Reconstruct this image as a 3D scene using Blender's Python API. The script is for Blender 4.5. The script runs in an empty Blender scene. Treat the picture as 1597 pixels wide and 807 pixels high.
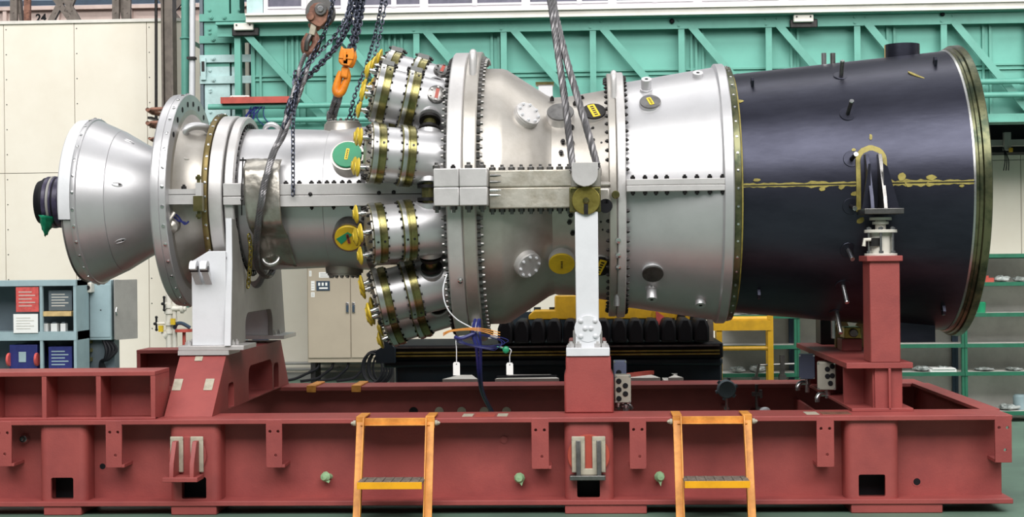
import bpy, bmesh, math, random
from mathutils import Vector, Matrix
from mathutils.geometry import tessellate_polygon
random.seed(7)
V = Vector
PI = math.pi
S = bpy.context.scene
COL = S.collection

# ------------------------------------------------------------------ camera
W_, H_ = 1597.0, 807.0
FOC = 2400.0
CAM = V((0.0, -10.67, 1.55))
ROT = Matrix.Rotation(math.radians(2.66), 3, 'Z') @ Matrix.Rotation(PI/2, 3, 'X') @ Matrix.Rotation(math.radians(-0.6), 3, 'Z')
cd = bpy.data.cameras.new('camera')
cd.sensor_width = 36.0
cd.lens = 36.0*FOC/W_
cd.clip_end = 200
cam = bpy.data.objects.new('camera', cd)
cam.matrix_world = Matrix.Translation(CAM) @ ROT.to_4x4()
COL.objects.link(cam)
S.camera = cam

# ------------------------------------------------------------------ view, world, lights
S.view_settings.view_transform = 'Standard'
S.view_settings.look = 'None'
S.view_settings.gamma = 1.0
S.view_settings.use_curve_mapping = False
S.view_settings.exposure = 0.0
wd = bpy.data.worlds.new('hall_light')
S.world = wd
wd.use_nodes = True
nt = wd.node_tree
bg = nt.nodes['Background']
tc = nt.nodes.new('ShaderNodeTexCoord')
sx = nt.nodes.new('ShaderNodeSeparateXYZ')
cr = nt.nodes.new('ShaderNodeValToRGB')
cr.color_ramp.elements[0].position = 0.42
cr.color_ramp.elements[0].color = (0.06, 0.062, 0.07, 1)
cr.color_ramp.elements[1].position = 0.75
cr.color_ramp.elements[1].color = (0.42, 0.44, 0.47, 1)
mr = nt.nodes.new('ShaderNodeMapRange')
mr.inputs['From Min'].default_value = -1
mr.inputs['From Max'].default_value = 1
nt.links.new(tc.outputs['Generated'], sx.inputs[0])
nt.links.new(sx.outputs['Z'], mr.inputs['Value'])
nt.links.new(mr.outputs[0], cr.inputs[0])
nt.links.new(cr.outputs[0], bg.inputs['Color'])
bg.inputs['Strength'].default_value = 0.5

def area(name, loc, target, sx_, sy_, power, color=(1, 1, 1)):
    l = bpy.data.lights.new(name, 'AREA')
    l.shape = 'RECTANGLE'; l.size = sx_; l.size_y = sy_; l.energy = power; l.color = color
    o = bpy.data.objects.new(name, l)
    o.location = loc
    o.rotation_euler = (V(target)-V(loc)).to_track_quat('-Z', 'Y').to_euler()
    COL.objects.link(o)
    return o
area('hall_window_light', (0.5, -14, 14), (0.5, 0, 2.0), 27, 10, 6300, (1.0, 0.985, 0.96))
area('roof_skylight', (0, 1.0, 12.5), (0, 1.5, 0), 26, 5, 420, (0.97, 0.98, 1.0))
area('girder_fill', (-7, 10.6, 9.0), (-7, 13.8, 4.8), 8, 1.0, 300, (1.0, 0.98, 0.95))  # unseen fill lamp added to brighten the far girder
area('shelf_fill', (6.8, 0.6, 5.2), (5.2, 4.0, 0.9), 3.5, 1.2, 170, (1.0, 0.98, 0.95))  # added area light that lifts the dark shelf backs, no visible source
area('back_wall_fill', (-1, 2.8, 9.5), (-1, 8.0, 1.5), 26, 1.6, 900, (1.0, 0.98, 0.95))  # unseen fill placed to light the back wall

# ------------------------------------------------------------------ pixel -> place
def ray(px, py):
    return ROT @ V(((px-W_/2)/FOC, (H_/2-py)/FOC, -1.0))
def at(px, py, Y):
    d = ray(px, py)
    return CAM + d*((Y-CAM.y)/d.y)
def atx(px, py, X):
    d = ray(px, py)
    return CAM + d*((X-CAM.x)/d.x)
def atz(px, py, Z):
    d = ray(px, py)
    return CAM + d*((Z-CAM.z)/d.z)
ZC = 1.98
def NX(px, R):
    return at(px, 295, -R).x
def on_cyl(px, py, R):
    d = ray(px, py)
    oy, oz = CAM.y, CAM.z-ZC
    a = d.y*d.y+d.z*d.z; b = 2*(oy*d.y+oz*d.z); c = oy*oy+oz*oz-R*R
    disc = max(0.0, b*b-4*a*c)
    t = (-b-math.sqrt(disc))/(2*a)
    return CAM+d*t
def radial(p):
    v = V((0, p.y, p.z-ZC))
    return v.normalized()
def cyl_pt(x, R, phi):
    return V((x, -R*math.cos(phi), ZC+R*math.sin(phi)))
def rad(d): return math.radians(d)

# ------------------------------------------------------------------ materials
def lin(c):
    out = []
    for x in c:
        x = x/255.0
        out.append(x/12.92 if x <= 0.04045 else ((x+0.055)/1.055)**2.4)
    return out
MATS = {}
def mat(name, rgb, metal=0.0, rough=0.5, var=0.10, scale=6.0, bump=0.0, bscale=60.0, rgb2=None, stretch=None, coat=0.0, spec=None):
    m = bpy.data.materials.new(name)
    m.use_nodes = True
    t = m.node_tree
    b = t.nodes['Principled BSDF']
    c = lin(rgb)
    c2 = lin(rgb2) if rgb2 else [max(0, x*(1-var*2.2)) for x in c]
    co = t.nodes.new('ShaderNodeTexCoord')
    mp = t.nodes.new('ShaderNodeMapping')
    if stretch: mp.inputs['Scale'].default_value = stretch
    no = t.nodes.new('ShaderNodeTexNoise')
    no.inputs['Scale'].default_value = scale
    no.inputs['Detail'].default_value = 6
    no.inputs['Roughness'].default_value = 0.65
    rp = t.nodes.new('ShaderNodeValToRGB')
    rp.color_ramp.elements[0].position = 0.36
    rp.color_ramp.elements[0].color = (*c2, 1)
    rp.color_ramp.elements[1].position = 0.58
    rp.color_ramp.elements[1].color = (*c, 1)
    t.links.new(co.outputs['Object'], mp.inputs[0])
    t.links.new(mp.outputs[0], no.inputs['Vector'])
    t.links.new(no.outputs['Fac'], rp.inputs[0])
    t.links.new(rp.outputs[0], b.inputs['Base Color'])
    b.inputs['Metallic'].default_value = metal
    b.inputs['Roughness'].default_value = rough
    if spec is not None: b.inputs['Specular IOR Level'].default_value = spec
    if coat: b.inputs['Coat Weight'].default_value = coat
    if bump:
        n2 = t.nodes.new('ShaderNodeTexNoise')
        n2.inputs['Scale'].default_value = bscale
        n2.inputs['Detail'].default_value = 3
        bp = t.nodes.new('ShaderNodeBump')
        bp.inputs['Strength'].default_value = bump
        bp.inputs['Distance'].default_value = 0.01
        t.links.new(mp.outputs[0], n2.inputs['Vector'])
        t.links.new(n2.outputs['Fac'], bp.inputs['Height'])
        t.links.new(bp.outputs[0], b.inputs['Normal'])
    MATS[name] = m
    return m
RED = mat('red_oxide_primer', (152, 70, 66), 0, 0.55, 0.10, 3.0, 0.10, 90, rgb2=(138, 62, 60))
REDHOT = mat('orange_red_primer', (172, 72, 56), 0, 0.5, 0.08, 4)
SILV = mat('silver_paint', (198, 197, 199), 0.65, 0.38, 0.03, 5, 0.03, 160)
CASTS = mat('cast_steel', (186, 181, 174), 0.7, 0.40, 0.12, 4, 0.05, 60, rgb2=(172, 166, 158))
ROUGHS = mat('rough_cast_steel', (190, 185, 174), 0.6, 0.42, 0.2, 7, 0.35, 14, rgb2=(158, 150, 134))
BRUSH = mat('brushed_steel', (190, 190, 188), 0.9, 0.28, 0.08, 30, 0.04, 120, stretch=(1, 1, 12))
PALE = mat('pale_painted_steel', (204, 201, 200), 0.45, 0.38, 0.06, 5, 0.04, 80)
OLIVE = mat('olive_chromate_steel', (140, 132, 88), 0.85, 0.27, 0.2, 12, 0.05, 60, rgb2=(98, 98, 58))
BRONZ = mat('dark_bronze_band', (122, 106, 66), 0.7, 0.42, 0.2, 8, rgb2=(94, 82, 48))
BRASS = mat('yellow_chromate_brass', (168, 156, 84), 0.85, 0.32, 0.15, 8, 0.05, 60, rgb2=(130, 118, 56))
GUN = mat('gunmetal', (128, 126, 124), 0.9, 0.32, 0.15, 14)
DARKM = mat('dark_fastener_steel', (58, 56, 56), 0.8, 0.4, 0.15, 30)
CHROME = mat('bright_stud_steel', (205, 205, 205), 0.95, 0.22, 0.05, 20)
BLACKD = mat('black_mill_scale_steel', (60, 61, 73), 0.85, 0.36, 0.16, 2.6, 0.05, 40, rgb2=(46, 47, 58), stretch=(0.35, 1, 1))
YPRIM = mat('yellow_green_primer', (160, 146, 74), 0.1, 0.55, 0.2, 14, 0.2, 40, rgb2=(124, 112, 50))
RIMG = mat('green_gold_primed_rim', (104, 104, 76), 0.7, 0.3, 0.25, 7, 0.05, 50, rgb2=(50, 60, 44))
WHITE = mat('white_paint', (212, 213, 217), 0, 0.4, 0.03, 6, 0.04, 60)
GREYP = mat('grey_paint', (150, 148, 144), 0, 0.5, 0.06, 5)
JACKW = mat('ivory_jack_paint', (206, 202, 192), 0, 0.45, 0.04, 8)
TEAL = mat('teal_green_paint', (96, 162, 147), 0, 0.5, 0.05, 2.5, 0.05, 40, rgb2=(88, 150, 136))
TEALD = mat('teal_panel_paint', (103, 172, 157), 0, 0.55, 0.04, 1.4, 0.03, 40, rgb2=(96, 162, 148))
PALEB = mat('pale_blue_green_paint', (176, 204, 204), 0, 0.5, 0.08, 6, 0.05, 40)
CREAM = mat('cream_wall_board', (232, 225, 211), 0, 0.7, 0.03, 1.2, 0.02, 60, rgb2=(227, 219, 204))
SHELFG = mat('green_shelf_paint', (32, 104, 78), 0, 0.5, 0.1, 6)
SHELFD = mat('dark_shelf_steel', (48, 66, 84), 0.2, 0.5, 0.1, 6)
SHELFT = mat('pale_shelf_top', (206, 204, 198), 0, 0.6, 0.06, 5)
BEIGE = mat('beige_cabinet_paint', (168, 156, 138), 0, 0.5, 0.03, 2)
BGREY = mat('blue_grey_cabinet_paint', (150, 172, 178), 0, 0.5, 0.05, 4)
DGREY = mat('dark_blue_grey_paint', (92, 104, 112), 0, 0.5, 0.05, 4)
GBOX = mat('warm_grey_box_paint', (158, 154, 142), 0.1, 0.45, 0.05, 6)
BLUEB = mat('slate_blue_box_paint', (92, 98, 122), 0.1, 0.45, 0.06, 6)
ORANGE = mat('orange_ladder_paint', (224, 152, 66), 0, 0.5, 0.12, 9, 0.06, 60, rgb2=(190, 122, 50))
YEL = mat('bright_yellow_paint', (236, 168, 20), 0, 0.45, 0.06, 9)
YELD = mat('machine_yellow_paint', (206, 158, 26), 0, 0.5, 0.1, 7)
LABY = mat('yellow_label_paint', (240, 204, 40), 0, 0.5, 0.06, 15)
CAPY = mat('yellow_plastic_cap', (214, 184, 52), 0, 0.4, 0.06, 15)
GREENC = mat('green_cover', (28, 138, 96), 0, 0.4, 0.05, 10)
YELC = mat('yellow_cover', (206, 174, 34), 0, 0.42, 0.1, 10)
HOOKO = mat('orange_hook_paint', (236, 142, 34), 0, 0.42, 0.1, 12, 0.05, 60, rgb2=(206, 116, 24))
RUST = mat('rusty_brown_steel', (140, 98, 80), 0.3, 0.55, 0.2, 14, 0.2, 50, rgb2=(94, 62, 52))
GRATE = mat('grey_step_tread', (128, 118, 108), 0.2, 0.6, 0.2, 30, 0.4, 120)
CHAIN = mat('blue_black_chain_steel', (74, 78, 92), 0.8, 0.35, 0.15, 30)
ROPE = mat('wire_rope_steel', (118, 116, 118), 0.7, 0.4, 0.1, 6)
BLACK = mat('black_rubber', (17, 17, 22), 0, 0.6, 0.1, 10, spec=0.25)
MDARK = mat('machine_paint_and_shade', (26, 40, 50), 0.1, 0.5, 0.1, 5)  # machine colour, also painted on the far exhaust post for its shade
BLUEW = mat('blue_cable_sheath', (40, 46, 110), 0, 0.4, 0.1, 14)
GLASS = mat('grey_violet_window_glass', (112, 108, 124), 0.0, 0.25, 0.2, 1.1, rgb2=(66, 66, 82))
WFRAME = mat('lilac_white_window_frame', (206, 202, 208), 0.1, 0.4, 0.04, 5)
SILL = mat('cream_white_sill', (224, 220, 212), 0, 0.5, 0.06, 3)
FLOOR = mat('green_floor_paint', (94, 120, 104), 0, 0.55, 0.12, 0.7, 0.03, 20, rgb2=(80, 100, 89))
PAPER = mat('white_paper', (232, 232, 230), 0, 0.7, 0.02, 5)
REDP = mat('red_notice_paper', (206, 84, 80), 0, 0.7, 0.15, 18)
PINKG = mat('pinkish_crane_girder', (196, 176, 168), 0, 0.6, 0.08, 3)
LATT = mat('brown_grey_lattice_steel', (122, 112, 104), 0.2, 0.55, 0.15, 8, 0.05, 40)
SHED = mat('far_grey_blue_glazing', (150, 158, 178), 0, 0.3, 0.1, 2)
RAGG = mat('pale_green_rag', (150, 186, 142), 0, 0.8, 0.1, 20)
TAPE = mat('grey_tape', (176, 168, 150), 0, 0.6, 0.1, 20)
WOOD = mat('pale_wood', (206, 176, 122), 0, 0.65, 0.1, 12, stretch=(1, 8, 1))
BAG = mat('clear_plastic_bag', (190, 196, 194), 0.1, 0.2, 0.25, 16, 0.8, 26, rgb2=(110, 120, 116))
STRAP = mat('purple_black_strap', (64, 58, 84), 0.1, 0.4, 0.2, 22, 0.2, 30)
GCLOTH = mat('green_plastic_sheet', (24, 150, 110), 0, 0.4, 0.1, 20, 0.3, 30)
SHEET = mat('crumpled_silver_sheet', (176, 172, 164), 0.8, 0.34, 0.14, 5, 0.7, 9, rgb2=(140, 134, 124))
REDBAR = mat('dull_red_bar', (176, 74, 62), 0, 0.5, 0.12, 6)

# ------------------------------------------------------------------ mesh builder
ORG = {}
def basis(ax):
    ax = V(ax).normalized()
    ref = V((0, 0, 1)) if abs(ax.z) < 0.9 else V((1, 0, 0))
    u = ref.cross(ax).normalized()
    return u, ax.cross(u), ax
class MB:
    def __init__(s):
        s.v = []; s.f = []; s.m = []; s.cur = 0
    def add(s, vs, fs):
        n = len(s.v)
        s.v += [tuple(v) for v in vs]
        s.f += [tuple(i+n for i in f) for f in fs]
        s.m += [s.cur]*len(fs)
        return s
    def slot(s, i): s.cur = i; return s
    def box(s, c, d, R=None):
        c = V(c); vs = []
        for i in (-.5, .5):
            for j in (-.5, .5):
                for k in (-.5, .5):
                    p = V((d[0]*i, d[1]*j, d[2]*k))
                    if R is not None: p = R @ p
                    vs.append(c+p)
        return s.add(vs, [(0, 1, 3, 2), (4, 6, 7, 5), (0, 4, 5, 1), (2, 3, 7, 6), (0, 2, 6, 4), (1, 5, 7, 3)])
    def span(s, a, b):
        a, b = V(a), V(b)
        return s.box((a+b)/2, [abs(b[i]-a[i]) for i in range(3)])
    def cyl(s, p0, p1, r0, r1=None, seg=16):
        if r1 is None: r1 = r0
        p0, p1 = V(p0), V(p1)
        u, w, a = basis(p1-p0)
        vs = []
        for p, r in ((p0, r0), (p1, r1)):
            for i in range(seg):
                t = 2*PI*i/seg
                vs.append(p+u*(r*math.cos(t))+w*(r*math.sin(t)))
        fs = [(i, (i+1) % seg, seg+(i+1) % seg, seg+i) for i in range(seg)]
        fs += [tuple(range(seg))[::-1], tuple(range(seg, 2*seg))]
        return s.add(vs, fs)
    def bar(s, p0, p1, w, h, up=(0, 0, 1)):
        p0, p1 = V(p0), V(p1)
        a = (p1-p0).normalized(); u = V(up)
        sd = a.cross(u).normalized(); u = sd.cross(a)
        vs = []
        for p in (p0, p1):
            for i, j in ((-1, -1), (1, -1), (1, 1), (-1, 1)):
                vs.append(p+sd*(i*w/2)+u*(j*h/2))
        return s.add(vs, [(0, 1, 2, 3), (7, 6, 5, 4), (0, 4, 5, 1), (1, 5, 6, 2), (2, 6, 7, 3), (3, 7, 4, 0)])
    def lathe(s, prof, O, ax, seg=32, closed=False, a0=0.0, a1=2*PI):
        O = V(O); u, w, a = basis(ax)
        full = abs(a1-a0-2*PI) < 1e-6
        n = seg if full else seg+1
        m = len(prof); vs = []
        for i in range(n):
            t = a0+(a1-a0)*i/seg
            d = u*math.cos(t)+w*math.sin(t)
            for r, h in prof: vs.append(O+a*h+d*r)
        fs = []
        for i in range(seg):
            k = (i+1) % n
            for j in range(m if closed else m-1):
                jj = (j+1) % m
                fs.append((i*m+j, k*m+j, k*m+jj, i*m+jj))
        if not full and closed:
            fs.append(tuple(range(m))); fs.append(tuple(range((n-1)*m, n*m)))
        return s.add(vs, fs)
    def disc(s, O, ax, r, h, seg=28, bev=0.0):
        # solid round plate from O along ax
        p = [(0.0001, 0), (r, 0), (r, h-bev), (r-bev, h), (0.0001, h)]
        return s.lathe(p, O, ax, seg)
    def tube(s, path, r, seg=8, closed=False):
        pts = [V(p) for p in path]; n = len(pts)
        T = []
        for i in range(n):
            a = pts[(i+1) % n] if (closed or i < n-1) else pts[i]
            b = pts[(i-1) % n] if (closed or i > 0) else pts[i]
            T.append((a-b).normalized())
        u = basis(T[0])[0]; vs = []
        for i in range(n):
            u = (u-T[i]*u.dot(T[i])).normalized()
            w = T[i].cross(u)
            rr = r[i] if isinstance(r, (list, tuple)) else r
            for k in range(seg):
                t = 2*PI*k/seg
                vs.append(pts[i]+u*(rr*math.cos(t))+w*(rr*math.sin(t)))
        fs = []
        for i in range(n if closed else n-1):
            j = (i+1) % n
            for k in range(seg):
                kk = (k+1) % seg
                fs.append((i*seg+k, j*seg+k, j*seg+kk, i*seg+kk))
        if not closed:
            fs.append(tuple(range(seg))); fs.append(tuple(range((n-1)*seg, n*seg)))
        return s.add(vs, fs)
    def plate(s, outer, O, U, W, t, holes=()):
        O, U, W = V(O), V(U), V(W)
        N = U.cross(W).normalized()
        loops = [list(outer)]+[list(h) for h in holes]
        tri = tessellate_polygon([[V((a, b, 0)) for a, b in lp] for lp in loops])
        flat = [p for lp in loops for p in lp]; n = len(flat)
        vs = [O+U*a+W*b for a, b in flat]+[O+U*a+W*b+N*t for a, b in flat]
        fs = [tuple(q) for q in tri]+[tuple(i+n for i in q[::-1]) for q in tri]
        k = 0
        for lp in loops:
            m = len(lp)
            for i in range(m):
                j = (i+1) % m
                fs.append((k+i, k+j, n+k+j, n+k+i))
            k += m
        return s.add(vs, fs)
    def sphere(s, c, r, seg=14, sc=(1, 1, 1)):
        n = seg//2
        vs = []; fs = []
        for i in range(n+1):
            a = PI*i/n
            for j in range(seg):
                b = 2*PI*j/seg
                vs.append(V(c)+V((r*sc[0]*math.sin(a)*math.cos(b), r*sc[1]*math.sin(a)*math.sin(b), r*sc[2]*math.cos(a))))
        for i in range(n):
            for j in range(seg):
                jj = (j+1) % seg
                fs.append((i*seg+j, (i+1)*seg+j, (i+1)*seg+jj, i*seg+jj))
        return s.add(vs, fs)
    def hexn(s, p, ax, r, h, stud=True):
        p = V(p); ax = V(ax).normalized()
        s.cyl(p, p+ax*h, r, r, 6)
        if stud: s.cyl(p+ax*h, p+ax*(h*1.55), r*0.55, r*0.5, 8)
        return s
    def mesh(s, name, mats, origin=(0, 0, 0), smooth=True, ang=38):
        me = bpy.data.meshes.new(name)
        o = V(origin)
        me.from_pydata([tuple(V(v)-o) for v in s.v], [], s.f)
        for p, i in zip(me.polygons, s.m): p.material_index = i
        bm = bmesh.new(); bm.from_mesh(me)
        bmesh.ops.recalc_face_normals(bm, faces=bm.faces)
        bm.to_mesh(me); bm.free()
        for m in (mats if isinstance(mats, (list, tuple)) else [mats]): me.materials.append(m)
        if smooth:
            for p in me.polygons: p.use_smooth = True
            me.set_sharp_from_angle(angle=rad(ang))
        return me
    def build(s, name, mats, parent=None, origin=None, bevel=0.0, ang=38, label=None):
        if parent is not None: og = ORG[parent.name]
        else:
            if origin is None:
                xs = [v[0] for v in s.v]; ys = [v[1] for v in s.v]; zs = [v[2] for v in s.v]
                origin = ((min(xs)+max(xs))/2, (min(ys)+max(ys))/2, min(zs))
            og = V(origin)
        me = s.mesh(name, mats, og, True, ang)
        o = bpy.data.objects.new(name, me); COL.objects.link(o)
        if parent is not None: o.parent = parent
        else: o.location = og
        ORG[o.name] = V(og)
        if bevel:
            b = o.modifiers.new('edge_bevel', 'BEVEL')
            b.width = bevel; b.segments = 2; b.limit_method = 'ANGLE'; b.angle_limit = rad(40)
        if label: o['label'] = label
        return o
def tag(o, label=None, cat=None, group=None, kind=None):
    if label: o['label'] = label
    if cat: o['category'] = cat
    if group: o['group'] = group
    if kind: o['kind'] = kind
    return o
def thing(name, label, cat, loc, group=None):
    o = bpy.data.objects.new(name, None)
    o.empty_display_size = 0.1
    o.location = loc; COL.objects.link(o)
    ORG[o.name] = V(loc)
    return tag(o, label, cat, group)
def smoothp(pts, n=8):
    pts = [V(p) for p in pts]; out = []
    for i in range(len(pts)-1):
        p0 = pts[max(i-1, 0)]; p1 = pts[i]; p2 = pts[i+1]; p3 = pts[min(i+2, len(pts)-1)]
        for k in range(n):
            t = k/n
            out.append(0.5*((2*p1)+(p2-p0)*t+(2*p0-5*p1+4*p2-p3)*t*t+(3*p1-p0-3*p2+p3)*t**3))
    out.append(pts[-1]); return out
def resample(pts, step):
    out = [pts[0].copy()]; acc = 0
    for i in range(len(pts)-1):
        a, b = pts[i], pts[i+1]; L = (b-a).length
        if L < 1e-9: continue
        d = step-acc
        while d <= L:
            out.append(a+(b-a)*(d/L)); d += step
        acc = L-(d-step)
    return out
def rope(mb, path, r, strands=6, pitch=None, step=0.014):
    pts = resample(smoothp(path), step)
    pitch = pitch or r*9
    n = len(pts); u = None
    lines = [[] for _ in range(strands)]
    for i in range(n):
        T = (pts[min(i+1, n-1)]-pts[max(i-1, 0)]).normalized()
        u = basis(T)[0] if u is None else (u-T*u.dot(T)).normalized()
        w = T.cross(u)
        for k in range(strands):
            a = 2*PI*(k/strands+i*step/pitch)
            lines[k].append(pts[i]+(u*math.cos(a)+w*math.sin(a))*(r*0.6))
    for ln in lines: mb.tube(ln, r*0.46, 5)
    return mb
def chain(mb, path, L=0.05, w=0.03, r=0.007, tw=0.0):
    pts = resample(smoothp(path), L*0.74)
    for i in range(len(pts)-1):
        c = (pts[i]+pts[i+1])/2
        T = (pts[i+1]-pts[i]).normalized()
        u, v, a = basis(T)
        ang = (PI/2 if i % 2 else 0)+tw+0.5
        d = u*math.cos(ang)+v*math.sin(ang)
        lp = []
        h = L/2-w/2
        for k in range(6):
            t = PI*k/5
            lp.append(c+d*(math.cos(t)*w/2)+T*(h+math.sin(t)*w/2))
        for k in range(6):
            t = PI+PI*k/5
            lp.append(c+d*(math.cos(t)*w/2)+T*(-h+math.sin(t)*w/2))
        mb.tube(lp, r, 5, closed=True)
    return mb
def rrect(x0, y0, x1, y1, r, n=5):
    out = []
    for cx, cy, a in ((x1-r, y1-r, 0), (x0+r, y1-r, 90), (x0+r, y0+r, 180), (x1-r, y0+r, 270)):
        for k in range(n+1):
            t = rad(a+90*k/n); out.append((cx+r*math.cos(t), cy+r*math.sin(t)))
    return out
def circ(cx, cy, r, n=12):
    return [(cx+r*math.cos(2*PI*k/n), cy+r*math.sin(2*PI*k/n)) for k in range(n)]
X_, Y_, Z_ = V((1, 0, 0)), V((0, 1, 0)), V((0, 0, 1))

#PART2
# ================================================================== SETTING
fl = MB(); fl.span((-16, -24, -0.1), (16, 18, 0))
tag(fl.build('floor', FLOOR, origin=(0, 0, 0)), kind='structure')
# cream back wall, panel seams as narrow grooves between boards
YW = 9.3
zt = 4.72
wb = MB()
seams = [-16] + [at(p, 200, YW).x for p in (7, 117, 230)] + [-4.35, -3.45, -2.5, -1.6, -0.7, 0.2, 1.1, 2.0, 2.9, 3.8, 4.7, 5.6, 6.5, 16]
zs = [0, at(60, 270, YW).z, zt]
for i in range(len(seams)-1):
    for j in range(2):
        wb.span((seams[i]+0.004, YW, zs[j]+0.004), (seams[i+1]-0.004, YW+0.06, zs[j+1]-0.004))
wb.slot(1)
wb.span((-16, YW+0.025, 0.0), (16, YW+0.12, zt-0.01))
wb.slot(2)
for i in range(1, 5):
    for k in range(14):
        z = 0.35+k*0.33
        wb.cyl((seams[i]+0.035, YW-0.004, z), (seams[i]+0.035, YW+0.01, z), 0.008, seg=6)
tag(wb.build('wall_back', [CREAM, GREYP, DARKM], origin=(0, YW, 0)), kind='structure')
cap = MB(); cap.span((-16, YW-0.03, zt-0.01), (at(283, 30, YW).x, YW+0.15, zt+0.03))
tag(cap.build('trim_1', SILL), kind='structure')
bb = MB(); bb.span((-16, YW-0.05, 0), (16, YW, 0.09))
tag(bb.build('baseboard_back', GREYP), kind='structure')
uw = MB(); uw.span((-18, 17, 0), (18, 17.2, 9))
tag(uw.build('wall_far', SHED), kind='structure')

# pipes along the foot of the wall
for i, z in enumerate((0.14, 0.22)):
    m = MB(); m.tube([V((-4.4, YW-0.12-0.05*i, z)), V((-0.6, YW-0.12-0.05*i, z))], 0.02, 8)
    for x in (-4.0, -3.2, -2.2, -1.2): m.box((x, YW-0.06, z), (0.03, 0.14, 0.05))
    tag(m.build('wall_conduit', GREYP), ['lower thin grey conduit running along the foot of the cream wall', 'upper thin grey conduit running along the foot of the cream wall'][i], 'conduit', 'conduits at the wall foot')

# ---- far crane girder with number, lattice frame
yg = 13.5
g = thing('crane_girder', 'pinkish steel crane girder numbered 24 beyond the cream partition wall', 'girder', at(130, 38, yg))
za, zb = at(60, 40, yg).z-0.15, at(60, 14, yg).z
m = MB(); m.span((-18, yg, za), (-4.6, yg+0.4, zb)); m.span((-18, yg-0.1, zb-0.03), (-4.6, yg+0.5, zb+0.03)); m.span((-18, yg-0.08, za), (-4.6, yg+0.5, za+0.05))
m.build('girder_web', PINKG, g)
for p in (10, 92, 205, 262):
    x = at(p, 28, yg).x
    m = MB(); m.span((x-0.03, yg-0.08, za+0.05), (x+0.03, yg, zb-0.03)); m.build('web_stiffener', PINKG, g)
m = MB(); m.span((-18, yg-0.02, zb+0.06), (-4.6, yg+0.02, zb+0.13)); m.build('guard_rail', SHELFD, g)
fc = bpy.data.curves.new('girder_number', 'FONT'); fc.body = '24'; fc.size = 0.17; fc.extrude = 0.002; fc.offset = 0.006; fc.align_x = 'CENTER'
fo = bpy.data.objects.new('girder_number', fc); COL.objects.link(fo)
bpy.context.view_layer.update()
me = bpy.data.meshes.new_from_object(fo); bpy.data.objects.remove(fo)
me.materials.clear(); me.materials.append(BLACK)
no = bpy.data.objects.new('girder_number', me); COL.objects.link(no); no.parent = g
no.matrix_local = Matrix.Translation(at(64, 33.5, yg-0.003)-ORG[g.name]) @ Matrix.Rotation(PI/2, 4, 'X')
yl = 11.2
lt = thing('lattice_frame', 'brown grey riveted lattice frame with crossed braces behind the cream wall', 'steel frame', at(110, 40, yl))
zl = 4.3
def lat(p0, p1, w, y=yl, mt=LATT, nm='post'):
    a = at(p0[0], p0[1], y); b = at(p1[0], p1[1], y)
    m = MB(); m.bar(a, b, w, 0.06, (0, 1, 0)); m.bar(a+V((0, .06, 0)), b+V((0, .06, 0)), w*0.35, 0.1, (0, 1, 0))
    L = (b-a).length; n = int(L/0.18)
    for k in range(1, n):
        c = a+(b-a)*(k/n); m.cyl(c+V((0, -0.04, 0)), c, 0.014, seg=6)
    return m.build(nm, mt, lt)
for x, w in ((22, 0.1), (181, 0.1), (199, 0.1)): lat((x, -300), (x, 60), w)
lat((43, -300), (43, 60), 0.09, mt=RUST)
for a, b in (((70, -25), (132, 60)), ((118, -40), (66, 60)), ((128, -40), (105, 20)), ((100, -5), (138, 60)), ((28, -20), (36, 60)), ((222, -40), (300, 60)), ((300, -20), (232, 60)), ((188, -10), (200, 60))):
    lat(a, b, 0.085 if a[0] != 28 else 0.04, yl+0.08, nm='brace')

# ---- wall poles and hooks at the upper left
m = MB(); m.tube([at(243.5, -300, 8.7), at(243.5, 187, 8.7)], 0.019, 10); m.box(at(243.5, 187, 8.95), (0.05, 0.6, 0.03))
tag(m.build('wall_pole', DARKM), 'thin dark steel pole in front of the cream wall above brown hooks', 'pole')
m = MB()
a = at(266, -300, 8.9); b = at(266, 300, 8.9)
m.span((b.x-0.045, 8.85, b.z), (b.x+0.045, 8.95, a.z)); m.span((b.x-0.075, 8.8, b.z), (b.x-0.05, 9.0, a.z)); m.span((b.x+0.05, 8.8, b.z), (b.x+0.075, 9.0, a.z))
m.box((b.x, 9.1, b.z+0.3), (0.06, 0.4, 0.06))
tag(m.build('steel_upright', LATT), 'brown grey steel upright beside the thin dark pole', 'post')
for i, (y0, x0) in enumerate(((171, 228), (192, 228), (216, 231))):
    c = at(x0+2, y0, 8.0); d = at(285, y0-3, 8.0)
    m = MB(); m.tube([d+V((0, 0.1, 0.0)), c+V((0.05, 0, 0)), c, c+V((0.03, 0.12, -0.03)), c+V((0.25, 0.5, -0.05)), V((c.x+0.3, YW, c.z-0.05))], 0.027 if i < 2 else 0.018, 8)
    tag(m.build('pipe_hook', RUST), ['upper brown bent pipe hook beside the large inlet flange', 'middle brown bent pipe hook beside the large inlet flange', 'lowest thin brown pipe hook beside the large inlet flange'][i], 'hook', 'pipe hooks on the wall')
m = MB(); m.tube([at(289, -300, 8.2), at(289, 480, 8.2)], 0.052, 12)
for y in (60, 200): m.tube([at(289, y, 8.2)+V((0.06*math.cos(t), 0.06*math.sin(t), 0)) for t in [k*PI/5 for k in range(10)]], 0.012, 6, True)
m.span((at(289, 60, 8.2).x-0.02, 8.2, at(289, 60, 8.2).z-0.02), (at(289, 60, 8.2).x+0.02, 9.28, at(289, 60, 8.2).z+0.02))
tag(m.build('downpipe', [TEAL]), 'teal downpipe beside the white pipe at the green column', 'pipe')
m = MB(); m.tube([at(301, -300, 7.9), at(300, 92, 7.9)], 0.036, 12); m.tube([at(300, 90, 7.9), at(300, 93, 7.9)], 0.042, 12); m.tube([at(300, 93, 7.9), at(298, 420, 7.9)], 0.038, 12)
m.slot(1); m.box(at(299, 91, 7.88), (0.1, 0.1, 0.03))
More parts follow.
